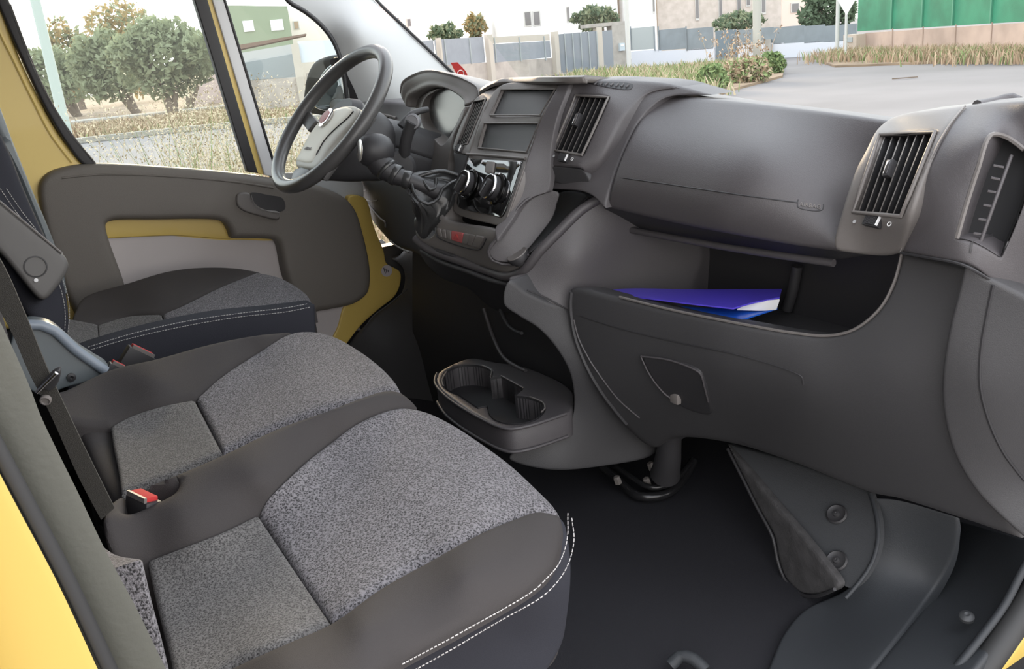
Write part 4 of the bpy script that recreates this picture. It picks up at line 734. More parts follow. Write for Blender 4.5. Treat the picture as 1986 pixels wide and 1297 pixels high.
struct(sheet('trim_2', [(716, 470), (760, 500), (800, 470), (900, 540), (1000, 600), (1000, 800), (700, 800), (660, 700), (672, 668), (702, 632), (735, 602), (770, 574), (780, 545), (775, 520), (750, 500)], Surf([(776, 550, 'x', -.83), (702, 632, 'x', -.83), (900, 700, 'y', .42), (900, 560, 'y', .45), (800, 760, 'x', -.7)]), ml, None, th=.03, vec=(-.2, 1, 0), r=.015))
struct(MB().box((-.91, 0, .91), (.02, .98, .21)).box((-.91, .70, 1.28), (.02, .27, .18)).box((-.91, -.80, 1.60), (.02, .20, .52)).build('wall_left', ml))
struct(tube('trim_3', [P(702, 645, 'x', -.80), P(722, 615, 'x', -.795), P(752, 592, 'x', -.79), P(790, 560, 'x', -.78)], .002, mk))
# A pillar and quarter window surround (driver side)
s_ap = Surf([(556, 0, 'x', -.85), (645, 75, 'x', -.85), (672, 200, 'x', -.85), (725, 0, 'y', .46), (840, 90, 'y', .60), (905, 152, 'y', .70), (690, 60, 'x', -.80), (760, 180, 'x', -.78)], smooth=1e-5)
struct(sheet('trim_4', [(500, -120, 's'), (535, -40), (558, 2), (590, 22), (622, 48), (646, 78), (660, 112), (668, 150), (673, 200), (684, 215, 's'), (880, 215, 's'), (900, 168, 's'), (879, 146), (835, 104), (784, 56), (727, 2), (640, -120, 's')], s_ap, M['pillar'], None, th=.03, vec=(-1, .5, 0), r=.006))
struct(tube('trim_5', [s_ap(635, -120, .004), s_ap(727, 0, .004), s_ap(785, 56, .004), s_ap(836, 104, .004), s_ap(881, 147, .004)], .0045, M['dark']))
struct(tube('trim_6', [s_ap(x_, y_, .002) for x_, y_ in ((535, -40), (558, 2), (590, 22), (622, 48), (646, 78), (660, 112), (668, 150), (673, 205))], .006, M['dark']))
struct(sheet('trim_7', [(640, 118), (658, 112), (676, 150), (690, 180), (700, 215), (682, 215), (676, 170)], s_ap, M['dark'], None, th=.006, off=.002))
# sticker on the windscreen
ss = Plane((0, .98, 1.405), (0, .67, .58))
st = sheet('windscreen_sticker', [(874, 122, 's'), (887, 121, 's'), (904, 140), (906, 148), (899, 151), (888, 146)], ss, M['red'], None, th=.0005, g=5, step=3)
tag(st, 'small red sticker on the windscreen beside the pale pillar', 'sticker')
tube('sticker_ring', [ss(894+6*math.cos(a), 142+6.5*math.sin(a), .0008) for a in np.linspace(0, 6.28, 14)[:-1]], .0015, M['white'], st, closed=True, smooth=False, n=6)
# glass
def pane(name, outline, surf): return struct(sheet(name, outline, surf, M['glass'], None, th=.0004, vec=(-1, 0, 0), g=60, step=30))
pane('window_1', [(-60, -120, 's'), (370, -120, 's'), (500, 345, 's'), (170, 335, 's'), (60, 150)], flat(-.872))
pane('window_2', [(385, -120, 's'), (560, -120, 's'), (700, 220, 's'), (700, 360, 's'), (535, 350, 's')], flat(-.874))
loft_ws = mesh('window_3', [(-.86, .98, 1.41), (.86, .98, 1.41), (.78, .40, 2.08), (-.78, .40, 2.08)], [(0, 1, 2, 3)], M['glass'], None, smooth=False); struct(loft_ws)
# driver side mirror
MR = thing('wing_mirror', P(640, 215, 'x', -1.10), 'black door mirror outside the far quarter window', 'mirror')
s_mr = Surf([(600, 130, 'x', -1.08), (660, 115, 'x', -1.05), (640, 230, 'x', -1.08)])
hs = sheet('mirror_housing', [(586, 215), (585, 170), (593, 138), (605, 120), (622, 111), (648, 108), (662, 118), (668, 150), (672, 215), (630, 225)], s_mr, M['rubber'], MR, th=.10, vec=(-.4, 1, 0), r=.02)
sheet('mirror_pane', [(608, 205), (612, 175), (622, 148), (636, 130), (652, 120), (660, 122), (663, 150), (666, 200), (640, 215)], s_mr, M['mirror'], MR, th=.004, off=.004, g=12, vec=-s_mr.n(640, 160), r=.002)
tube('mirror_arm', [P(652, 205, 'x', -1.06), P(668, 206, 'x', -.96), P(684, 208, 'x', -.87)], .02, M['rubber'], MR)
# near opening: B pillar, rubber seal, yellow body
s_bp = Surf([(0, 700, 'x', .885), (337, 1297, 'x', .885), (90, 900, 'x', .885)])
struct(sheet('trim_8', [(-160, 330, 's'), (-60, 500), (10, 590), (46, 660), (82, 742), (104, 800), (146, 888), (178, 953), (227, 1057), (287, 1170), (349, 1297), (377, 1345, 's'), (235, 1345, 's'), (215, 1297), (134, 1126), (57, 980), (0, 873), (-100, 720, 's'), (-160, 640, 's')], s_bp, M['seal'], None, th=.04, vec=(-.4, -1, 0), r=.014))
struct(tube('trim_9', [P(-60, 770, 'x', .90), P(0, 878, 'x', .90), P(57, 984, 'x', .90), P(134, 1130, 'x', .90), P(215, 1301, 'x', .90), P(240, 1350, 'x', .90)], .005, M['rubber']))
struct(sheet('wall_right', [(-200, 560, 's'), (-60, 760), (0, 870), (57, 978), (134, 1124), (214, 1297), (236, 1345, 's'), (-200, 1345, 's')], Surf([(0, 700, 'x', .905), (337, 1297, 'x', .905), (90, 900, 'x', .905)]), M['yellow'], None, th=.06, vec=(-.3, -1, 0), r=.012))
struct(MB().box((.925, -.86, 1.39), (.02, .20, .74), bev=.01).box((.925, -.30, .52), (.02, .70, .16), bev=.01).build('trim_16', M['yellow']))
struct(box('trim_17', (.882, -.68, 1.40), (.018, .045, .72), M['seal'], bev=.012))
# ================================================================== cab floor details
s_f = lambda z: Plane((0, 0, z), (0, 0, 1))
struct(sheet('trim_10', [(1857, 1003, 's'), (1975, 1035), (2030, 1050, 's'), (1986, 1165), (1930, 1250), (1860, 1345, 's'), (1660, 1345, 's'), (1690, 1297), (1760, 1210), (1830, 1110), (1852, 1050)], Surf([(1857, 1003, 'z', .745), (1990, 1100, 'x', .86), (1930, 1200, 'z', .752), (1880, 1290, 'z', .745), (1690, 1297, 'z', .735)], smooth=1e-4), M['mat_'], None, th=.03, vec=DN, r=.01))
sc_s = Plane(P(1875, 1197, 'z', .755), (0, 0, 1))
scr = tag(lathe('sill_screw', P(1875, 1195, 'z', .76), (0.15, -.2, 1), [(.011, -.004), (.011, .001), (.008, .004), (.004, .005), (.0001, .003)], M['blank']), 'dark domed screw in the door sill trim', 'screw')
struct(tube('trim_11', [P(2080, 1000, 'x', .885), P(2040, 1090, 'x', .885), P(1986, 1180, 'x', .885), P(1930, 1262, 'x', .885), P(1870, 1345, 'x', .885)], .020, M['rubber'], n=14))
struct(tube('trim_12', [P(2010, 1060, 'x', .872), P(1980, 1112, 'x', .872), P(1950, 1170, 'x', .872), P(1905, 1232, 'x', .872), P(1850, 1300, 'x', .872)], .006, M['mat_']))
struct(sheet('baseboard_right', [(2100, 1050, 's'), (1990, 1225), (1938, 1300), (1905, 1345, 's'), (2100, 1345, 's')], Surf([(1990, 1225, 'x', .905), (1938, 1300, 'x', .905), (2060, 1300, 'x', .905)]), M['yellow'], None, th=.04, vec=(-1, 0, 0), r=.006))
# sloping side panel between carpet and sill
s_kp = Surf([(1700, 968, 'y', .56), (1857, 1003, 'y', .60), (1700, 1297, 'z', .74), (1495, 1297, 'z', .73), (1600, 1170, 'z', .73), (1800, 1140, 'z', .745)], smooth=1e-5)
struct(sheet('trim_13', [(1690, 962, 's'), (1740, 966), (1860, 1000, 's'), (1852, 1060), (1828, 1115), (1760, 1212), (1692, 1297), (1650, 1345, 's'), (1470, 1345, 's'), (1497, 1275), (1520, 1225), (1560, 1180), (1640, 1140), (1680, 1100), (1700, 1040)], s_kp, M['mat_'], None, th=.02, vec=(0, .3, -1), r=.006))
FM = thing('floor_flap', P(1560, 1100, 'z', .73), 'folded dark carpet flap held by two round black clips in the passenger footwell', 'carpet flap')
s_f1 = Surf([(1412, 864, 'y', .50), (1690, 958, 'y', .555), (1640, 1150, 'z', .775)])
s_f2 = Surf([(1415, 870, 'y', .49), (1500, 1060, 'z', .765), (1600, 1145, 'z', .765)])
fab_f = mat('flap_felt', (.040, .042, .045), .9, bump=.5, bscale=700)
f1 = sheet('flap_panel', [(1408, 860, 's'), (1536, 896), (1640, 935), (1686, 956, 's'), (1700, 1000), (1703, 1045), (1692, 1090), (1668, 1128), (1650, 1143, 's'), (1625, 1130), (1590, 1080), (1545, 1025), (1480, 950)], s_f1, fab_f, FM, th=.012, vec=(0, 1, -.3), r=.004)
sheet('flap_fold', [(1408, 862, 's'), (1440, 900), (1490, 962), (1545, 1026), (1590, 1082), (1625, 1132), (1620, 1142), (1580, 1152), (1550, 1148), (1522, 1120), (1508, 1080), (1500, 1040), (1470, 985), (1440, 925)], s_f2, mat('flap_felt_worn', (.055, .053, .054), .95, bump=.8, bscale=300, var=.25, vscale=40), FM, th=.012, vec=(0, 1, -.3), r=.006)
for c_ in ((1624, 999), (1624, 1089)):
    lathe('clip', s_f1(*c_, .002), s_f1.n(*c_), [(.0165, 0), (.0175, .003), (.015, .006), (.012, .004), (.006, .004), (.005, .007), (.002, .0075), (.0001, .006)], M['dark'], FM)
tube('flap_hem', [s_f1(x_, y_, .001) for x_, y_ in ((1688, 958), (1700, 1000), (1703, 1045), (1692, 1090), (1668, 1128), (1640, 1160))], .0035, M['mat_'], FM)
tube('flap_hem', [s_f2(x_, y_, .001) for x_, y_ in ((1412, 870), (1440, 925), (1470, 985), (1500, 1042), (1508, 1082), (1522, 1122), (1550, 1150), (1582, 1156), (1620, 1142))], .003, mk, FM)
# heater duct with bracket at the foot of the console
HD = thing('floor_duct', P(1290, 920, 'z', .73), 'dark round post standing on a bracket under the glovebox', 'duct')
tube('duct_post', [P(1305, 790, 'y', .40), P(1300, 840, 'y', .42), P(1296, 885, 'y', .43), P(1290, 920, 'y', .44)], [.020, .021, .024, .03], M['dark'], HD, n=18)
bb_ = mat('glossy_black', (.015, .015, .016), .25)
tube('bracket', [P(1168, 905, 'z', .76), P(1200, 930, 'z', .745), P(1240, 962, 'z', .74), P(1290, 958, 'z', .74), P(1330, 920, 'z', .745), P(1345, 893, 'z', .76)], .010, bb_, HD)
tube('bracket', [P(1195, 905, 'z', .77), P(1225, 925, 'z', .765), P(1262, 945, 'z', .76), P(1300, 938, 'z', .76), P(1338, 898, 'z', .77)], .006, bb_, HD)
for c_ in ((1262, 902), (1254, 932), (1197, 929)): lathe('bolt', P(*c_, 'z', .765), (0, -.3, 1), [(.008, -.01), (.008, .004), (.005, .007), (.0001, .007)], M['button'], HD, n=6)
tag(tube('floor_ring', [P(1300, 1290, 'z', .735), P(1318, 1272, 'z', .745), P(1345, 1278, 'z', .745), P(1368, 1300, 'z', .735)], .010, M['mat_']), 'curved dark rail end on the floor at the bottom edge of the photo', 'rail')
# crumbs on the floor
# ================================================================== papers on the shelf
def folder(name, outline, ctl, mt, label, cat, th=.0025):
    return tag(sheet(name, outline, Surf(ctl), mt, None, th=th, vec=DN, g=10, step=5), label, cat)
folder('document_folder', [(1176, 571, 's'), (1240, 575), (1300, 590), (1380, 597), (1422, 597), (1480, 590), (1508, 597, 's'), (1426, 623, 's'), (1330, 606), (1250, 592)], [(1176, 571, 'y', .31), (1426, 623, 'y', .36), (1508, 597, 'y', .46)], M['blue'], 'bright blue plastic folder, the lower one lying on the dashboard shelf', 'folder')
folder('loose_papers', [(1440, 594, 's'), (1470, 585), (1512, 580, 's'), (1506, 598, 's'), (1482, 600), (1430, 599, 's')], [(1440, 594, 'y', .40), (1512, 580, 'y', .455), (1506, 598, 'y', .45)], M['paper'], 'white papers sticking out between the two blue folders', 'papers', .002)
folder('document_folder', [(1160, 566, 's'), (1190, 561), (1230, 559), (1350, 561), (1516, 560, 's'), (1512, 576, 's'), (1460, 586), (1422, 597, 's'), (1350, 589), (1260, 578)], [(1160, 566, 'y', .315), (1422, 597, 'y', .365), (1512, 576, 'y', .46), (1230, 559, 'y', .36), (1516, 560, 'y', .50)], M['purple'], 'violet blue plastic folder, the upper one lying on the dashboard shelf', 'folder')
# ================================================================== outside
def hor(px):
    r0, r1 = ray(px, 0), ray(px, 400); return 400*r0[2]/(r0[2]-r1[2])
def G(px, d, z=0.0):
    r = ray(px, hor(px)); r = r/np.linalg.norm(r[:2]); p = CAM+r*d; p[2] = z; return p
def Z(p, py):
    lo, hi = -5., 60.
    for _ in range(40):
        m_ = (lo+hi)/2
        if proj((p[0], p[1], m_))[1] > py: lo = m_
        else: hi = m_
    return lo
def gd(px, py): # ground distance of a pixel
    p = P(px, py, 'z', 0); return np.linalg.norm((p-CAM)[:2])
asphalt = mat('asphalt', (.185, .172, .17), .9, var=.10, vscale=.35, bump=.3, bscale=20)
drygrass = mat('dry_ground', (.25, .18, .12), .95, var=.25, vscale=.8)
green = mat('weed_green', (.20, .26, .10), .9); green2 = mat('shrub_green', (.13, .20, .07), .9); straw = mat('straw', (.44, .36, .24), .9); rust = mat('dry_weed', (.42, .30, .20), .9)
def leafm(name, c):
    m_ = mat(name, c, .8); t = m_.node_tree; b = t.nodes['Principled BSDF']; tl = t.nodes.new('ShaderNodeBsdfTranslucent'); tl.inputs[0].default_value = (*c, 1); mx = t.nodes.new('ShaderNodeMixShader'); mx.inputs[0].default_value = .4
    t.links.new(b.outputs[0], mx.inputs[1]); t.links.new(tl.outputs[0], mx.inputs[2]); t.links.new(mx.outputs[0], t.nodes['Material Output'].inputs[0]); return m_
olive = leafm('olive_leaf', (.27, .30, .18)); olive2 = leafm('sunlit_leaf', (.40, .30, .14)); oakl = leafm('dark_leaf', (.12, .17, .10)); bark = mat('bark', (.16, .12, .09), .9)
gcen = G(900, 50)
struct(mesh('floor_ground', [(-140, -60, -.01), (40, -60, -.01), (40, 140, -.01), (-140, 140, -.01)], [(0, 1, 2, 3)], asphalt, None, smooth=False))
def ground(name, pts, m_, z, label, cat):
    V = [np.array([*(P(a, b, 'z', z)[:2]), z]) if not isinstance(b, tuple) else G(a, b[0], z) for a, b in pts]; n = len(V)
    o = mesh(name, V+[v-np.array([0, 0, z+.02]) for v in V], [tuple(range(n))]+[(i, (i+1) % n, n+(i+1) % n, n+i) for i in range(n)], m_, None, smooth=False); o['kind'] = 'structure'; return o
ground('floor_field', [(-150, (29,)), (150, (29,)), (450, (28.5,)), (620, (27,)), (760, (27,)), (760, (100,)), (350, (110,)), (-150, (110,))], drygrass, .05, '', '')
ground('floor_verge', [(820, 190), (1000, 168), (1100, 152), (1230, 138), (1320, 123), (1480, 106), (1522, 118), (1518, 146), (1420, 172), (1370, 190), (1100, 240), (820, 260)], drygrass, .05, '', '')
ground('floor_strip', [(1592, 118), (1680, 100), (1990, 96), (2060, 95), (2060, 110), (1800, 120), (1620, 127)], drygrass, .05, '', '')
def slab(name, pts, w, h, m_):
    for a, b in zip(pts[:-1], pts[1:]):
        pass
    A = [G(*p) for p in pts]; V = []; Fc = []
    for i, p in enumerate(A):
        r = (p-CAM)*[1, 1, 0]; r /= np.linalg.norm(r); V += [p-r*w/2, p-r*w/2+[0, 0, h], p+r*w/2+[0, 0, h], p+r*w/2]
    for i in range(len(A)-1):
        for j in range(4): Fc.append((i*4+j, i*4+(j+1) % 4, i*4+4+(j+1) % 4, i*4+4+j))
    Fc += [(3, 2, 1, 0), tuple(len(V)-4+j for j in range(4))]
    return mesh(name, V, Fc, m_, None, smooth=False)
conc = mat('pale_concrete', (.33, .31, .28), .9, var=.15, vscale=2.0)
struct(slab('trim_14', [(100, 29), (300, 28.7), (450, 28.3), (640, 27)], .35, .14, mat('kerb_stone', (.30, .28, .24), .9)))
struct(slab('trim_15', [(120, 42), (250, 41.5), (400, 41), (500, 40)], 1.6, .16, conc))
def blades(name, pts, n, h, w, mats, label=None, cat='grass', kind='stuff', lean=.35, heads=0):
    """n blades scattered over given ground points"""
    V = []; Fc = []; mi = []; pts = np.asarray(pts)
    for i in range(n):
        p = pts[rng.integers(len(pts))]+np.array([*rng.normal(0, .35, 2), 0]); a = rng.uniform(0, 6.28); hh = h*rng.uniform(.5, 1.15); l = rng.normal(0, lean, 2)*hh
        s = np.array([math.cos(a), math.sin(a), 0])*w*rng.uniform(.6, 1.4); k = len(V); t = p+[l[0], l[1], hh]; mid = p*.5+t*.5+[-l[0]*.15, -l[1]*.15, hh*.08]
        V += [p-s, p+s, mid+s*.7, mid-s*.7, t]; Fc += [(k, k+1, k+2, k+3), (k+3, k+2, k+4)]; q = rng.integers(len(mats)); mi += [q, q]
        for j in range(heads):
            u = rng.uniform(.55, 1.05); c = mid*(1-u)+t*u if u < 1 else t; c = c+rng.normal(0, .03, 3)*h; d = rng.normal(0, 1, 3); d[2] = -abs(d[2]); d = d/np.linalg.norm(d)*w*rng.uniform(5, 9); e_ = np.cross(d, [0, 0, 1.]); e_ = e_/max(np.linalg.norm(e_), 1e-6)*w*1.6; k = len(V)
            V += [c, c+d*.5+e_, c+d, c+d*.5-e_]; Fc.append((k, k+1, k+2, k+3)); mi.append(len(mats)-1)
    o = mesh(name, V, Fc, mats, None, smooth=False, mi=mi)
    if label: tag(o, label, cat, kind=kind)
    return o
def scat(quad, n):
    out = []
    for _ in range(n):
        u, v = rng.uniform(0, 1, 2); q = [np.array(p, float) for p in quad]; p = (q[0]*(1-u)+q[1]*u)*(1-v)+(q[3]*(1-u)+q[2]*u)*v; out.append(G(p[0], p[1]))
    return out
def leafball(blobs, n, size, mats):
    V = []; Fc = []; mi = []; vol = np.array([b[1][0]*b[1][1]*b[1][2] for b in blobs])**.8; vol /= vol.sum()
    for bi, (c, r) in enumerate(blobs):
        for _ in range(int(n*vol[bi])):
            d = rng.normal(0, 1, 3); d /= np.linalg.norm(d); p = np.array(c)+d*np.array(r)*rng.uniform(.45, 1.05)**.6; a = rng.normal(0, 1, 3); a /= np.linalg.norm(a); b = np.cross(a, rng.normal(0, 1, 3)); b /= np.linalg.norm(b); s = size*rng.uniform(.5, 1.4)
            k = len(V); V += [p-a*s, p+b*s*.45, p+a*s, p-b*s*.45]; Fc.append((k, k+1, k+2, k+3)); mi.append(rng.integers(len(mats)))
    return V, Fc, mi
def tree(px, d, xs, top, bot, n, leafs, label, trunk_x=None, size=.16, group=None, nb=9, cat='tree', name='tree', base=0.0):
    """crown spanning pixel columns xs between rows top..bot at ground distance d"""
    b0 = G(trunk_x or px, d); c0 = G((xs[0]+xs[1])/2, d); R_ = np.linalg.norm(G(xs[1], d)-G(xs[0], d))/2; zt, zb = Z(c0, top), max(Z(c0, bot), .05)
    side = (G(xs[1], d)-G(xs[0], d)); side /= np.linalg.norm(side); fwd_ = np.array([-side[1], side[0], 0])
    T = thing(name, b0, label, cat, group); zc, hz = (zt+zb)/2, (zt-zb)/2; blobs = [((*c0[:2], zc), (R_*.68, R_*.6, hz*.75))]
    for i in range(nb):
        a = i*2*math.pi/nb+rng.uniform(-.3, .3); rr = rng.uniform(.28, .42); ox = math.cos(a)*R_*(1-rr)*.95; oz = math.sin(a)*hz*(1-rr*1.1)
        p = c0+side*ox+fwd_*rng.normal(0, R_*.25); blobs.append(((p[0], p[1], zc+oz), (R_*rr, R_*rr, hz*rr*1.2)))
    V, Fc, mi = leafball(blobs, n, size, leafs); mesh('crown', V, Fc, leafs, T, smooth=False, mi=mi)
    if zb > .3:
        for j in range(2):
            e_ = np.array([c0[0], c0[1], zc])+side*(j-.5)*R_*.5; tube('trunk' if j == 0 else 'branch', [b0, b0*.6+e_*.4+[.05, 0, 0], e_], [.22, .15, .08] if j == 0 else [.15, .11, .05], bark, T, n=8, step=.5)
    return T
tree(100, 50, (20, 190), 88, 205, 2600, [olive], 'grey-green olive tree behind the pale lamp post at the far left', trunk_x=138, group=None, size=.17)
tree(215, 46, (135, 285), 55, 196, 3000, [olive], 'grey-green olive tree left of centre in the driver window', trunk_x=252, size=.17)
tree(320, 40, (215, 425), 32, 190, 5200, [olive], 'largest grey-green olive tree, filling the right half of the driver window', trunk_x=322, size=.16, nb=12)
tree(395, 44, (345, 440), 60, 160, 1600, [olive, oakl], 'darker olive tree at the right edge of the driver window', trunk_x=352, size=.16)
tree(150, 62, (95, 190), 30, 190, 1500, [olive, olive2], 'sunlit orange-tinted tree top behind the olives, the left one', size=.2)
tree(240, 64, (170, 330), -5, 190, 2600, [olive2, olive2, olive], 'tall sunlit orange-tinted tree rising behind the olives', size=.2)
tree(40, 64, (-20, 75), 62, 190, 900, [olive2, olive], 'thin sunlit tree at the left edge behind the lamp post', size=.2)
blades('field_grass', scat([(60, 31), (420, 30), (420, 37), (60, 37)], 900), 8000, .30, .03, [straw, straw, rust, drygrass], 'dry straw grass covering the field under the olive trees')
blades('roadside_grass', scat([(180, 29.5), (600, 28.5), (600, 34), (150, 34)], 400), 3000, .22, .025, [straw, rust, green, straw, drygrass], 'mixed green and straw grass along the far kerb')
blades('wild_oats', scat([(290, 6), (470, 5), (480, 9), (320, 9)], 160), 650, 1.38, .0035, [green, straw, straw], 'tall wild oats with drooping seed heads close outside the far door', heads=16, lean=.22)
blades('dense_weeds', scat([(430, 5), (600, 4.5), (640, 9), (440, 9)], 300), 6000, .9, .005, [straw, straw, green, rust, straw], 'dense dry weeds close outside the quarter window', heads=3, lean=.25)
# lamp post left
lp = G(107, 16); tag(tube('lamp_post', [lp, lp+[0, 0, 6]], [.085, .06], mat('post_paint', (.36, .41, .37), .5), n=12, smooth=False), 'pale green lamp post standing in the driver window at the far left', 'lamp post')
# ---- walls, fences, buildings
def quadbox(name, a, b, z0, z1, th, m_, parent=None, raw=False):
    a, b = np.array(a, float), np.array(b, float); d_ = (b-a)*[1, 1, 0]; n_ = np.array([-d_[1], d_[0], 0]); n_ /= np.linalg.norm(n_)
    if n_@(a-CAM) < 0: n_ = -n_
    z0 = z0 if hasattr(z0, '__len__') else (z0, z0); z1 = z1 if hasattr(z1, '__len__') else (z1, z1)
    V = [a*[1, 1, 0]+[0, 0, z0[0]], b*[1, 1, 0]+[0, 0, z0[1]], b*[1, 1, 0]+[0, 0, z1[1]], a*[1, 1, 0]+[0, 0, z1[0]]]; V += [v+n_*th for v in V]
    Fc = [(0, 1, 2, 3), (7, 6, 5, 4), (0, 4, 5, 1), (1, 5, 6, 2), (2, 6, 7, 3), (3, 7, 4, 0)]
    if raw: return V, Fc
    return mesh(name, V, Fc, m_, parent, smooth=False)
def PW(pxa, da, pxb, db):
    A_, B_ = G(pxa, da), G(pxb, db)
    def at(px): # point on the line A-B seen in pixel column px (near the horizon)
        r = ray(px, hor(px)); M2 = np.array([[r[0], -(B_-A_)[0]], [r[1], -(B_-A_)[1]]]); t, s = np.linalg.solve(M2, (A_-CAM)[:2]); return A_+(B_-A_)*s
    return at
stained = mat('stained_concrete', (.38, .34, .30), .9, var=.2, vscale=1.2, bump=.3, bscale=8)
fence_m = mat('grey_fence_slats', (.24, .26, .285), .6, var=.05, vscale=3); fence_m2 = mat('pale_mesh_screen', (.33, .36, .36), .7); gate_m = mat('blue_grey_gate', (.20, .225, .25), .5); postm = mat('cream_post', (.46, .42, .36), .85)
wl = PW(840, 35, 1076, 43)
CWl = thing('boundary_wall', wl(950), 'stained concrete boundary wall with grey slatted fence panels, left of the gate', 'wall')
a, b = wl(770), wl(1072); quadbox('wall_base', a, b, 0, (Z(a, 133), Z(b, 112)), .25, stained, CWl)
for x0, x1, t0, t1, b0, b1 in ((775, 842, 84, 76, 132, 127), (846, 938, 75, 70, 128, 121), (951, 1066, 84, 78, 122, 111)):
    a, b = wl(x0), wl(x1); quadbox('slat_panel', a, b, (Z(a, b0), Z(b, b1)), (Z(a, t0+2), Z(b, t1+1)), .06, fence_m, CWl)
a, b = wl(951), wl(1066); quadbox('screen_panel', a, b, (Z(a, 84), Z(b, 78)), (Z(a, 72), Z(b, 66)), .10, postm, CWl)
for x0, w_, t0 in ((846, 3, 74), (940, 8, 68), (1068, 8, 62)):
    a, b = wl(x0), wl(x0+w_); quadbox('post', a, b, 0, Z(a, t0), -.2, postm, CWl)
for k in range(5):
    x0 = 862+k*48; a, b = wl(x0), wl(x0+1.2); quadbox('panel_joint', a, b, Z(a, 126-k*2.2), Z(a, 76-k*1.5), -.04, fence_m2, CWl)
wg = PW(1076, 43, 1158, 44)
GT = thing('driveway_gate', wg(1115), 'tall blue-grey sheet metal driveway gate in the boundary wall', 'gate')
a, b = wg(1077), wg(1156); quadbox('gate_leaf', a, b, .05, (Z(a, 67), Z(b, 60)), .08, gate_m, GT)
for k in range(6): x0 = 1078+k*15.5; a, b = wg(x0), wg(x0+1.4); quadbox('gate_rib', a, b, .05, Z(a, 66-k*1.1), -.06, fence_m2, GT)
PE = thing('gate_porch', wg(1185), 'small concrete porch with flat roof and grey door beside the driveway gate', 'porch')
a, b = wg(1157), wg(1168); quadbox('pier', a, b, 0, Z(a, 52), .35, postm, PE)
a, b = wg(1187), wg(1213); pc = quadbox('pier', a, b, 0, Z(a, 50), .5, conc, PE)
a, b = wg(1168), wg(1187); quadbox('porch_door', a, b, .05, Z(a, 60), .1, gate_m, PE)
a, b = wg(1144), wg(1216); quadbox('porch_roof', a, b, Z(a, 54), Z(a, 49)+.05, .9, conc, PE)
a, b = wg(1198), wg(1208); mbx = quadbox('letterbox', a, b, Z(a, 99), Z(a, 84), -.12, mat('letterbox', (.45, .52, .56), .5)); tag(mbx, 'small blue-grey letterbox on the pale pier of the porch', 'letterbox')
a, b = wg(1200), wg(1206); quadbox('flap', a, b, Z(a, 90), Z(a, 87), -.14, M['white'], mbx)
def pole(px, d, py, r, m_, label, cat, name='utility_pole'):
    p = G(px, d); return tag(tube(name, [p, [p[0], p[1], Z(p, py)]], r, m_, n=12, smooth=False), label, cat)
wpl = mat('pole_grey', (.52, .52, .50), .7)
pole(1217, 40, -60, .10, wpl, 'grey round street pole in front of the gate porch', 'pole', 'street_pole')
pole(1468, 31, -60, .135, mat('pole_cream', (.42, .41, .37), .8), 'cream concrete utility pole standing in the tall weeds', 'pole')
pole(1625, 36, -60, .07, wpl, 'slim grey post left of the give way sign', 'post', 'sign_post')
GW = thing('give_way_sign', G(1642, 33), 'white give way sign on a slim post by the green fence', 'sign')
p = G(1642, 33); tube('post', [p, [p[0], p[1], Z(p, 25)]], .045, wpl, GW, n=8, smooth=False)
zt, zb_ = Z(p, -12), Z(p, 30); u_ = G(1662, 33)-G(1622, 33); u_ /= np.linalg.norm(u_); n_ = np.array([-u_[1], u_[0], 0]); n_ = -n_ if n_@(p-CAM) > 0 else n_; c_ = np.array([p[0], p[1], 0])
hw = (zt-zb_)*.58; tri_ = [c_-u_*hw+[0, 0, zt], c_+u_*hw+[0, 0, zt], c_+[0, 0, zb_]]
mesh('sign_plate', [v+n_*.06 for v in tri_]+[v+n_*.04 for v in tri_], [(0, 1, 2), (5, 4, 3), (0, 3, 4, 1), (1, 4, 5, 2), (2, 5, 3, 0)], mat('sign_back_edge', (.75, .72, .72), .5), GW, smooth=False)
ctr = sum(tri_)/3; mesh('sign_face', [ctr+(v-ctr)*.86+n_*.07 for v in tri_]+[ctr+(v-ctr)*.86+n_*.062 for v in tri_], [(0, 1, 2), (5, 4, 3), (0, 3, 4, 1), (1, 4, 5, 2), (2, 5, 3, 0)], M['white'], GW, smooth=False)
# white house wall with fence, middle
whitew = mat('white_render', (.55, .57, .62), .85); dkf = mat('dark_mesh_fence', (.19, .22, .24), .6, var=.08, vscale=2)
wm = PW(1220, gd(1220, 131), 1660, gd(1660, 104))
WW = thing('garden_wall', wm(1400), 'low white garden wall with dark mesh fence behind the verge', 'wall')
steps = [(1222, 1275, 98, 133), (1275, 1385, 96, 125), (1430, 1520, 86, 118), (1520, 1590, 82, 112), (1590, 1662, 79, 106)]
for x0, x1, t0, b0 in steps: a, b = wm(x0), wm(x1); quadbox('wall_section', a, b, 0, Z((a+b)/2, t0), .25, whitew, WW)
for x0, x1, t0, b0 in ((1222, 1268, 53, 98), (1276, 1330, 56, 98), (1330, 1382, 54, 98), (1432, 1500, 55, 88), (1500, 1560, 51, 86), (1560, 1600, 49, 84), (1600, 1662, 48, 82)):
    a, b = wm(x0), wm(x1); quadbox('mesh_panel', a, b, Z(a, b0), Z((a+b)/2, t0), .05, fence_m2 if x0 < 1270 else dkf, WW)
for x0 in (1222, 1268, 1276, 1330): a, b = wm(x0), wm(x0+2); quadbox('fence_post', a, b, Z(a, 98), Z(a, 51), -.05, dkf, WW)
a, b = wm(1387), wm(1428); tag(quadbox('garden_gate', a, b, .05, Z(a, 60), .08, mat('dark_gate', (.13, .17, .20), .5)), 'dark green-grey garden gate between white wall sections', 'gate')
a, b = PW(1480, 40, 1500, 40)(1484), PW(1480, 40, 1500, 40)(1495); tag(quadbox('meter_box', a, b, 0, Z(a, 77), .3, conc), 'small pale meter box by the wall right of the cream pole', 'box')
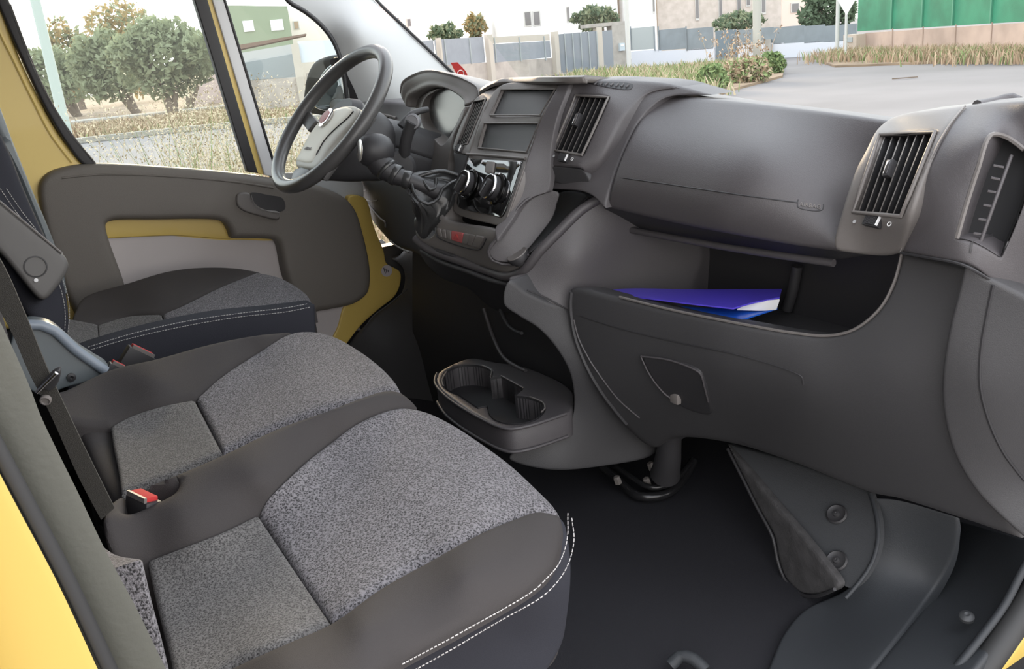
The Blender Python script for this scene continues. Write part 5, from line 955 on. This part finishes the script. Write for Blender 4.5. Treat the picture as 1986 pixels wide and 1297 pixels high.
# green screened fence on pinkish wall
wr = PW(1668, gd(1668, 108), 1986, gd(1986, 113))
PKW = thing('screened_fence', wr(1820), 'tall green screened fence on a stained pink wall at the right', 'fence')
pink = mat('pink_render', (.44, .33, .27), .9, var=.16, vscale=1.0, bump=.3, bscale=6)
a, b = wr(1680), wr(2120); quadbox('pink_wall', a, b, 0, (Z(a, 64), Z(b, 36)), .3, pink, PKW)
grn = mat('green_screen', (.03, .20, .11), .7, var=.18, vscale=1.3)
a, b = wr(1664), wr(2120); quadbox('green_screen', a, b, (Z(a, 61), Z(b, 34)), (Z(a, -90), Z(b, -120)), .06, grn, PKW)
for x0 in (1730, 1790, 1850, 1925): a, b = wr(x0), wr(x0+2.5); quadbox('screen_post', a, b, Z(a, 60-(x0-1664)*.06), Z(a, -90), -.05, mat('green_post', (.06, .24, .15), .6), PKW)
for x0 in (1733, 1793, 1857, 1928): a, b = wr(x0), wr(x0+1.5); quadbox('wall_joint', a, b, 0, Z(a, 58-(x0-1680)*.06), -.02, mat('joint_brown', (.34, .25, .20), .9), PKW)  # joint lines in a darker brown than the wall render
a, b = wr(1655), wr(1681); quadbox('end_pier', a, b, 0, Z(a, 66), -.35, mat('pier_cream', (.48, .40, .33), .9), PKW)
a, b = wr(1660), wr(1674); quadbox('pier_plate', a, b, Z(a, 80), Z(a, 71), -.38, fence_m2, PKW)
# buildings
def house(name, px0, px1, d0, d1, top, m_, label, windows=(), depth=8., wm_=None, roof=None):
    w_ = PW(px0, d0, px1, d1); a, b = w_(px0), w_(px1); T = thing(name, (a+b)/2*[1, 1, 0], label, 'building'); zt = max(Z(a, top), Z(b, top)) if not hasattr(top, '__len__') else None
    quadbox('walls', a, b, 0, zt if zt is not None else (Z(a, top[0]), Z(b, top[1])), depth, m_, T)
    for x0, x1, y0, y1 in windows:
        p, q = w_(x0), w_(x1); f = quadbox('window', p, q, Z(p, y1), Z(p, y0), -.06, M['white'] if not wm_ else wm_[0], T)
        ix = (x1-x0)*.14; p, q = w_(x0+ix), w_(x1-ix); quadbox('pane', p, q, Z(p, y1-(y1-y0)*.08), Z(p, y0+(y1-y0)*.08), -.08, wm_[1] if wm_ else M['cluster'], f)
    return T
wn = (mat('frame_grey', (.55, .53, .50), .6), mat('dark_pane', (.17, .16, .16), .2))
house('house', 968, 1200, 56, 58, (-140, -140), mat('bright_white_render', (.88, .87, .86), .8), 'bright white house behind the boundary wall', [(1019, 1034, 22, 52), (1036, 1051, 21, 51), (1101, 1107, 12, 44)], wm_=wn)
house('house', 700, 800, 75, 78, (8, 12), mat('peach_render', (.80, .66, .56), .85), 'faint peach house far behind beside the pale pillar', depth=3, windows=[(775, 781, 35, 38), (795, 803, 36, 52)], wm_=wn)
stone = mat('stone_cladding', (.45, .39, .34), .9, col2=(.55, .48, .43), vscale=2.5)
house('stone_building', 1276, 1515, 58, 60, (-140, -140), stone, 'stone-clad building with narrow windows behind the mesh fence', [(1349, 1356, -20, 40), (1394, 1401, -20, 35), (1429, 1437, -20, 35), (1447, 1455, -20, 13), (1476, 1485, -20, 28)], wm_=wn)
house('side_wing', 1222, 1274, 57, 57.5, (-140, -140), mat('white_render_cool', (.80, .80, .80), .85), 'narrow white building wing left of the stone-clad building', [(1267, 1271, -20, 26)], wm_=wn, depth=2)
house('tower', 1193, 1214, 60, 60, (-140, -140), stone, 'slim brown stone tower beside the white house', depth=1.5)
house('house', 1517, 1600, 72, 74, (-140, -140), mat('pink_house', (.74, .58, .50), .85), 'pink house with a dark window behind the tree', [(1533, 1550, 6, 25), (1571, 1585, 2, 20)], wm_=wn)
house('green_building', 440, 574, 62, 62, (10, 12), mat('green_render', (.24, .28, .19), .85), 'green rendered building with two pale windows behind the shed roof', [(485, 505, 41, 62), (537, 561, 39, 60)], wm_=(M['white'], M['white']))
house('house', 572, 680, 70, 70, (20, 24), mat('cream_house', (.82, .74, .66), .85), 'cream house right of the green building', depth=3, windows=[(580, 591, 41, 57)], wm_=(wn[0], rust))
SH = thing('shed', G(520, 40), 'low shed with a sloping dark brown roof in the quarter window', 'shed')
w_ = PW(440, 38, 660, 38); a, b = w_(440), w_(569); quadbox('shed_wall', a, b, 0, (Z(a, 108), Z(b, 86)), .5, mat('pale_wall', (.40, .40, .39), .8), SH)
a, b = w_(440), w_(573); quadbox('wall_panel', a, b, (Z(a, 158), Z(b, 149)), (Z(a, 128), Z(b, 104)), -.08, fence_m2 if False else mat('panel_grey', (.25, .275, .28), .7), SH)
a, b = w_(435), w_(602); quadbox('shed_roof', a, b, (Z(a, 103), Z(b, 68)), (Z(a, 93), Z(b, 65)), 2.5, mat('roof_brown', (.17, .11, .08), .8), SH)
w_ = PW(440, 36.5, 660, 36.5)
BW = thing('boundary_wall', w_(540), 'stained concrete wall with pale slatted panel behind the door mirror', 'wall')
a, b = w_(440), w_(574); quadbox('wall_base', a, b, 0, (Z(a, 160), Z(b, 149)), .3, stained, BW)
a, b = w_(590), w_(690); quadbox('wall_base', a, b, 0, Z(a, 142), .3, stained, BW)
a, b = w_(569), w_(584); quadbox('post', a, b, 0, Z(a, 86), -.15, postm, BW)
a, b = w_(583), w_(690); quadbox('slat_panel', a, b, Z(a, 122), (Z(a, 80), Z(b, 76)), .06, mat('slat_pale', (.55, .60, .66), .6), BW)
house('outbuilding', 360, 445, 48, 48, (140, 138), mat('dusty_pink_wall', (.50, .40, .37), .9), 'low dusty pink outbuilding behind the oats', depth=3)
CHM = house('roof_turret', 943, 972, 60, 60, (46, 48), mat('turret', (.62, .50, .44), .85), 'small brick turret beside the white house'); 
# shrubs and trees seen through the windscreen
tree(870, 55, (828, 905), 45, 84, 900, [olive, oakl], 'rounded green-brown tree behind the left fence panels', size=.16, nb=6)
tree(925, 57, (900, 950), 24, 80, 700, [olive2, olive], 'sunlit orange-tinted bush beside the brick turret', size=.16, nb=6)
tree(1170, 50, (1105, 1206), 12, 60, 1500, [oakl, olive], 'bright green shrub above the gate porch', size=.16, nb=8, cat='shrub', name='shrub')
tree(1430, 52, (1378, 1490), 22, 62, 1200, [oakl, olive], 'leafy green shrub in front of the stone building', size=.14, nb=8, cat='shrub', name='shrub')
tree(1605, 52, (1543, 1665), -30, 70, 3200, [oakl], 'dense dark green tree behind the give way sign', size=.15, nb=10)
def bush(px, d, xs, top, bot, n, mats, label, size=.07):
    c0 = G(px, d); R_ = np.linalg.norm(G(xs[1], d)-G(xs[0], d))/2; zt, zb2 = Z(c0, top)*1.12, 0; V, Fc, mi = leafball([((c0[0]+rng.normal(0, R_*.3), c0[1]+rng.normal(0, R_*.3), zt*.5), (R_*.65, R_*.65, zt*.5)) for _ in range(5)]+[((c0[0], c0[1], zt*.4), (R_, R_, zt*.58))], n, size, mats)
    return tag(mesh('shrub', V, Fc, mats, None, smooth=False, mi=mi), label, 'shrub')
bush(1378, 24, (1348, 1412), 130, 182, 2600, [green2, green], 'fresh green low bush at the road edge, nearest the dashboard')
bush(1450, 26, (1405, 1500), 116, 165, 2600, [green, rust, straw], 'green and straw coloured bush between the two green road edge bushes')
bush(1500, 29, (1475, 1526), 105, 150, 1800, [green2, green], 'small green bush at the right end of the grass verge')
blades('verge_grass', scat([(900, 22), (1370, 22), (1460, 34), (1130, 38)], 700), 9000, .42, .03, [straw, green, straw, green], 'dry and green grass covering the verge beyond the windscreen', lean=.3)
blades('tall_weeds', scat([(1405, 30), (1462, 30), (1462, 31), (1405, 31)], 40), 45, 1.25, .016, [straw, rust], 'tall dry seeding weeds around the cream utility pole', heads=14, lean=.16)
blades('fence_weeds', [P(a, b, 'z', 0) for a, b in zip(rng.uniform(1595, 2050, 300), rng.uniform(112, 122, 300))], 7000, .42, .02, [rust, straw, rust, green], 'low brown weeds along the foot of the pink wall', lean=.3)
SB = P(1755, 151, 'z', .02); tag(box('road_debris', SB, (.28, .015, .012), bark, axes=((.7, .7, 0), (-.7, .7, 0), (0, 0, 1))), 'thin dark stick lying on the open road', 'stick')
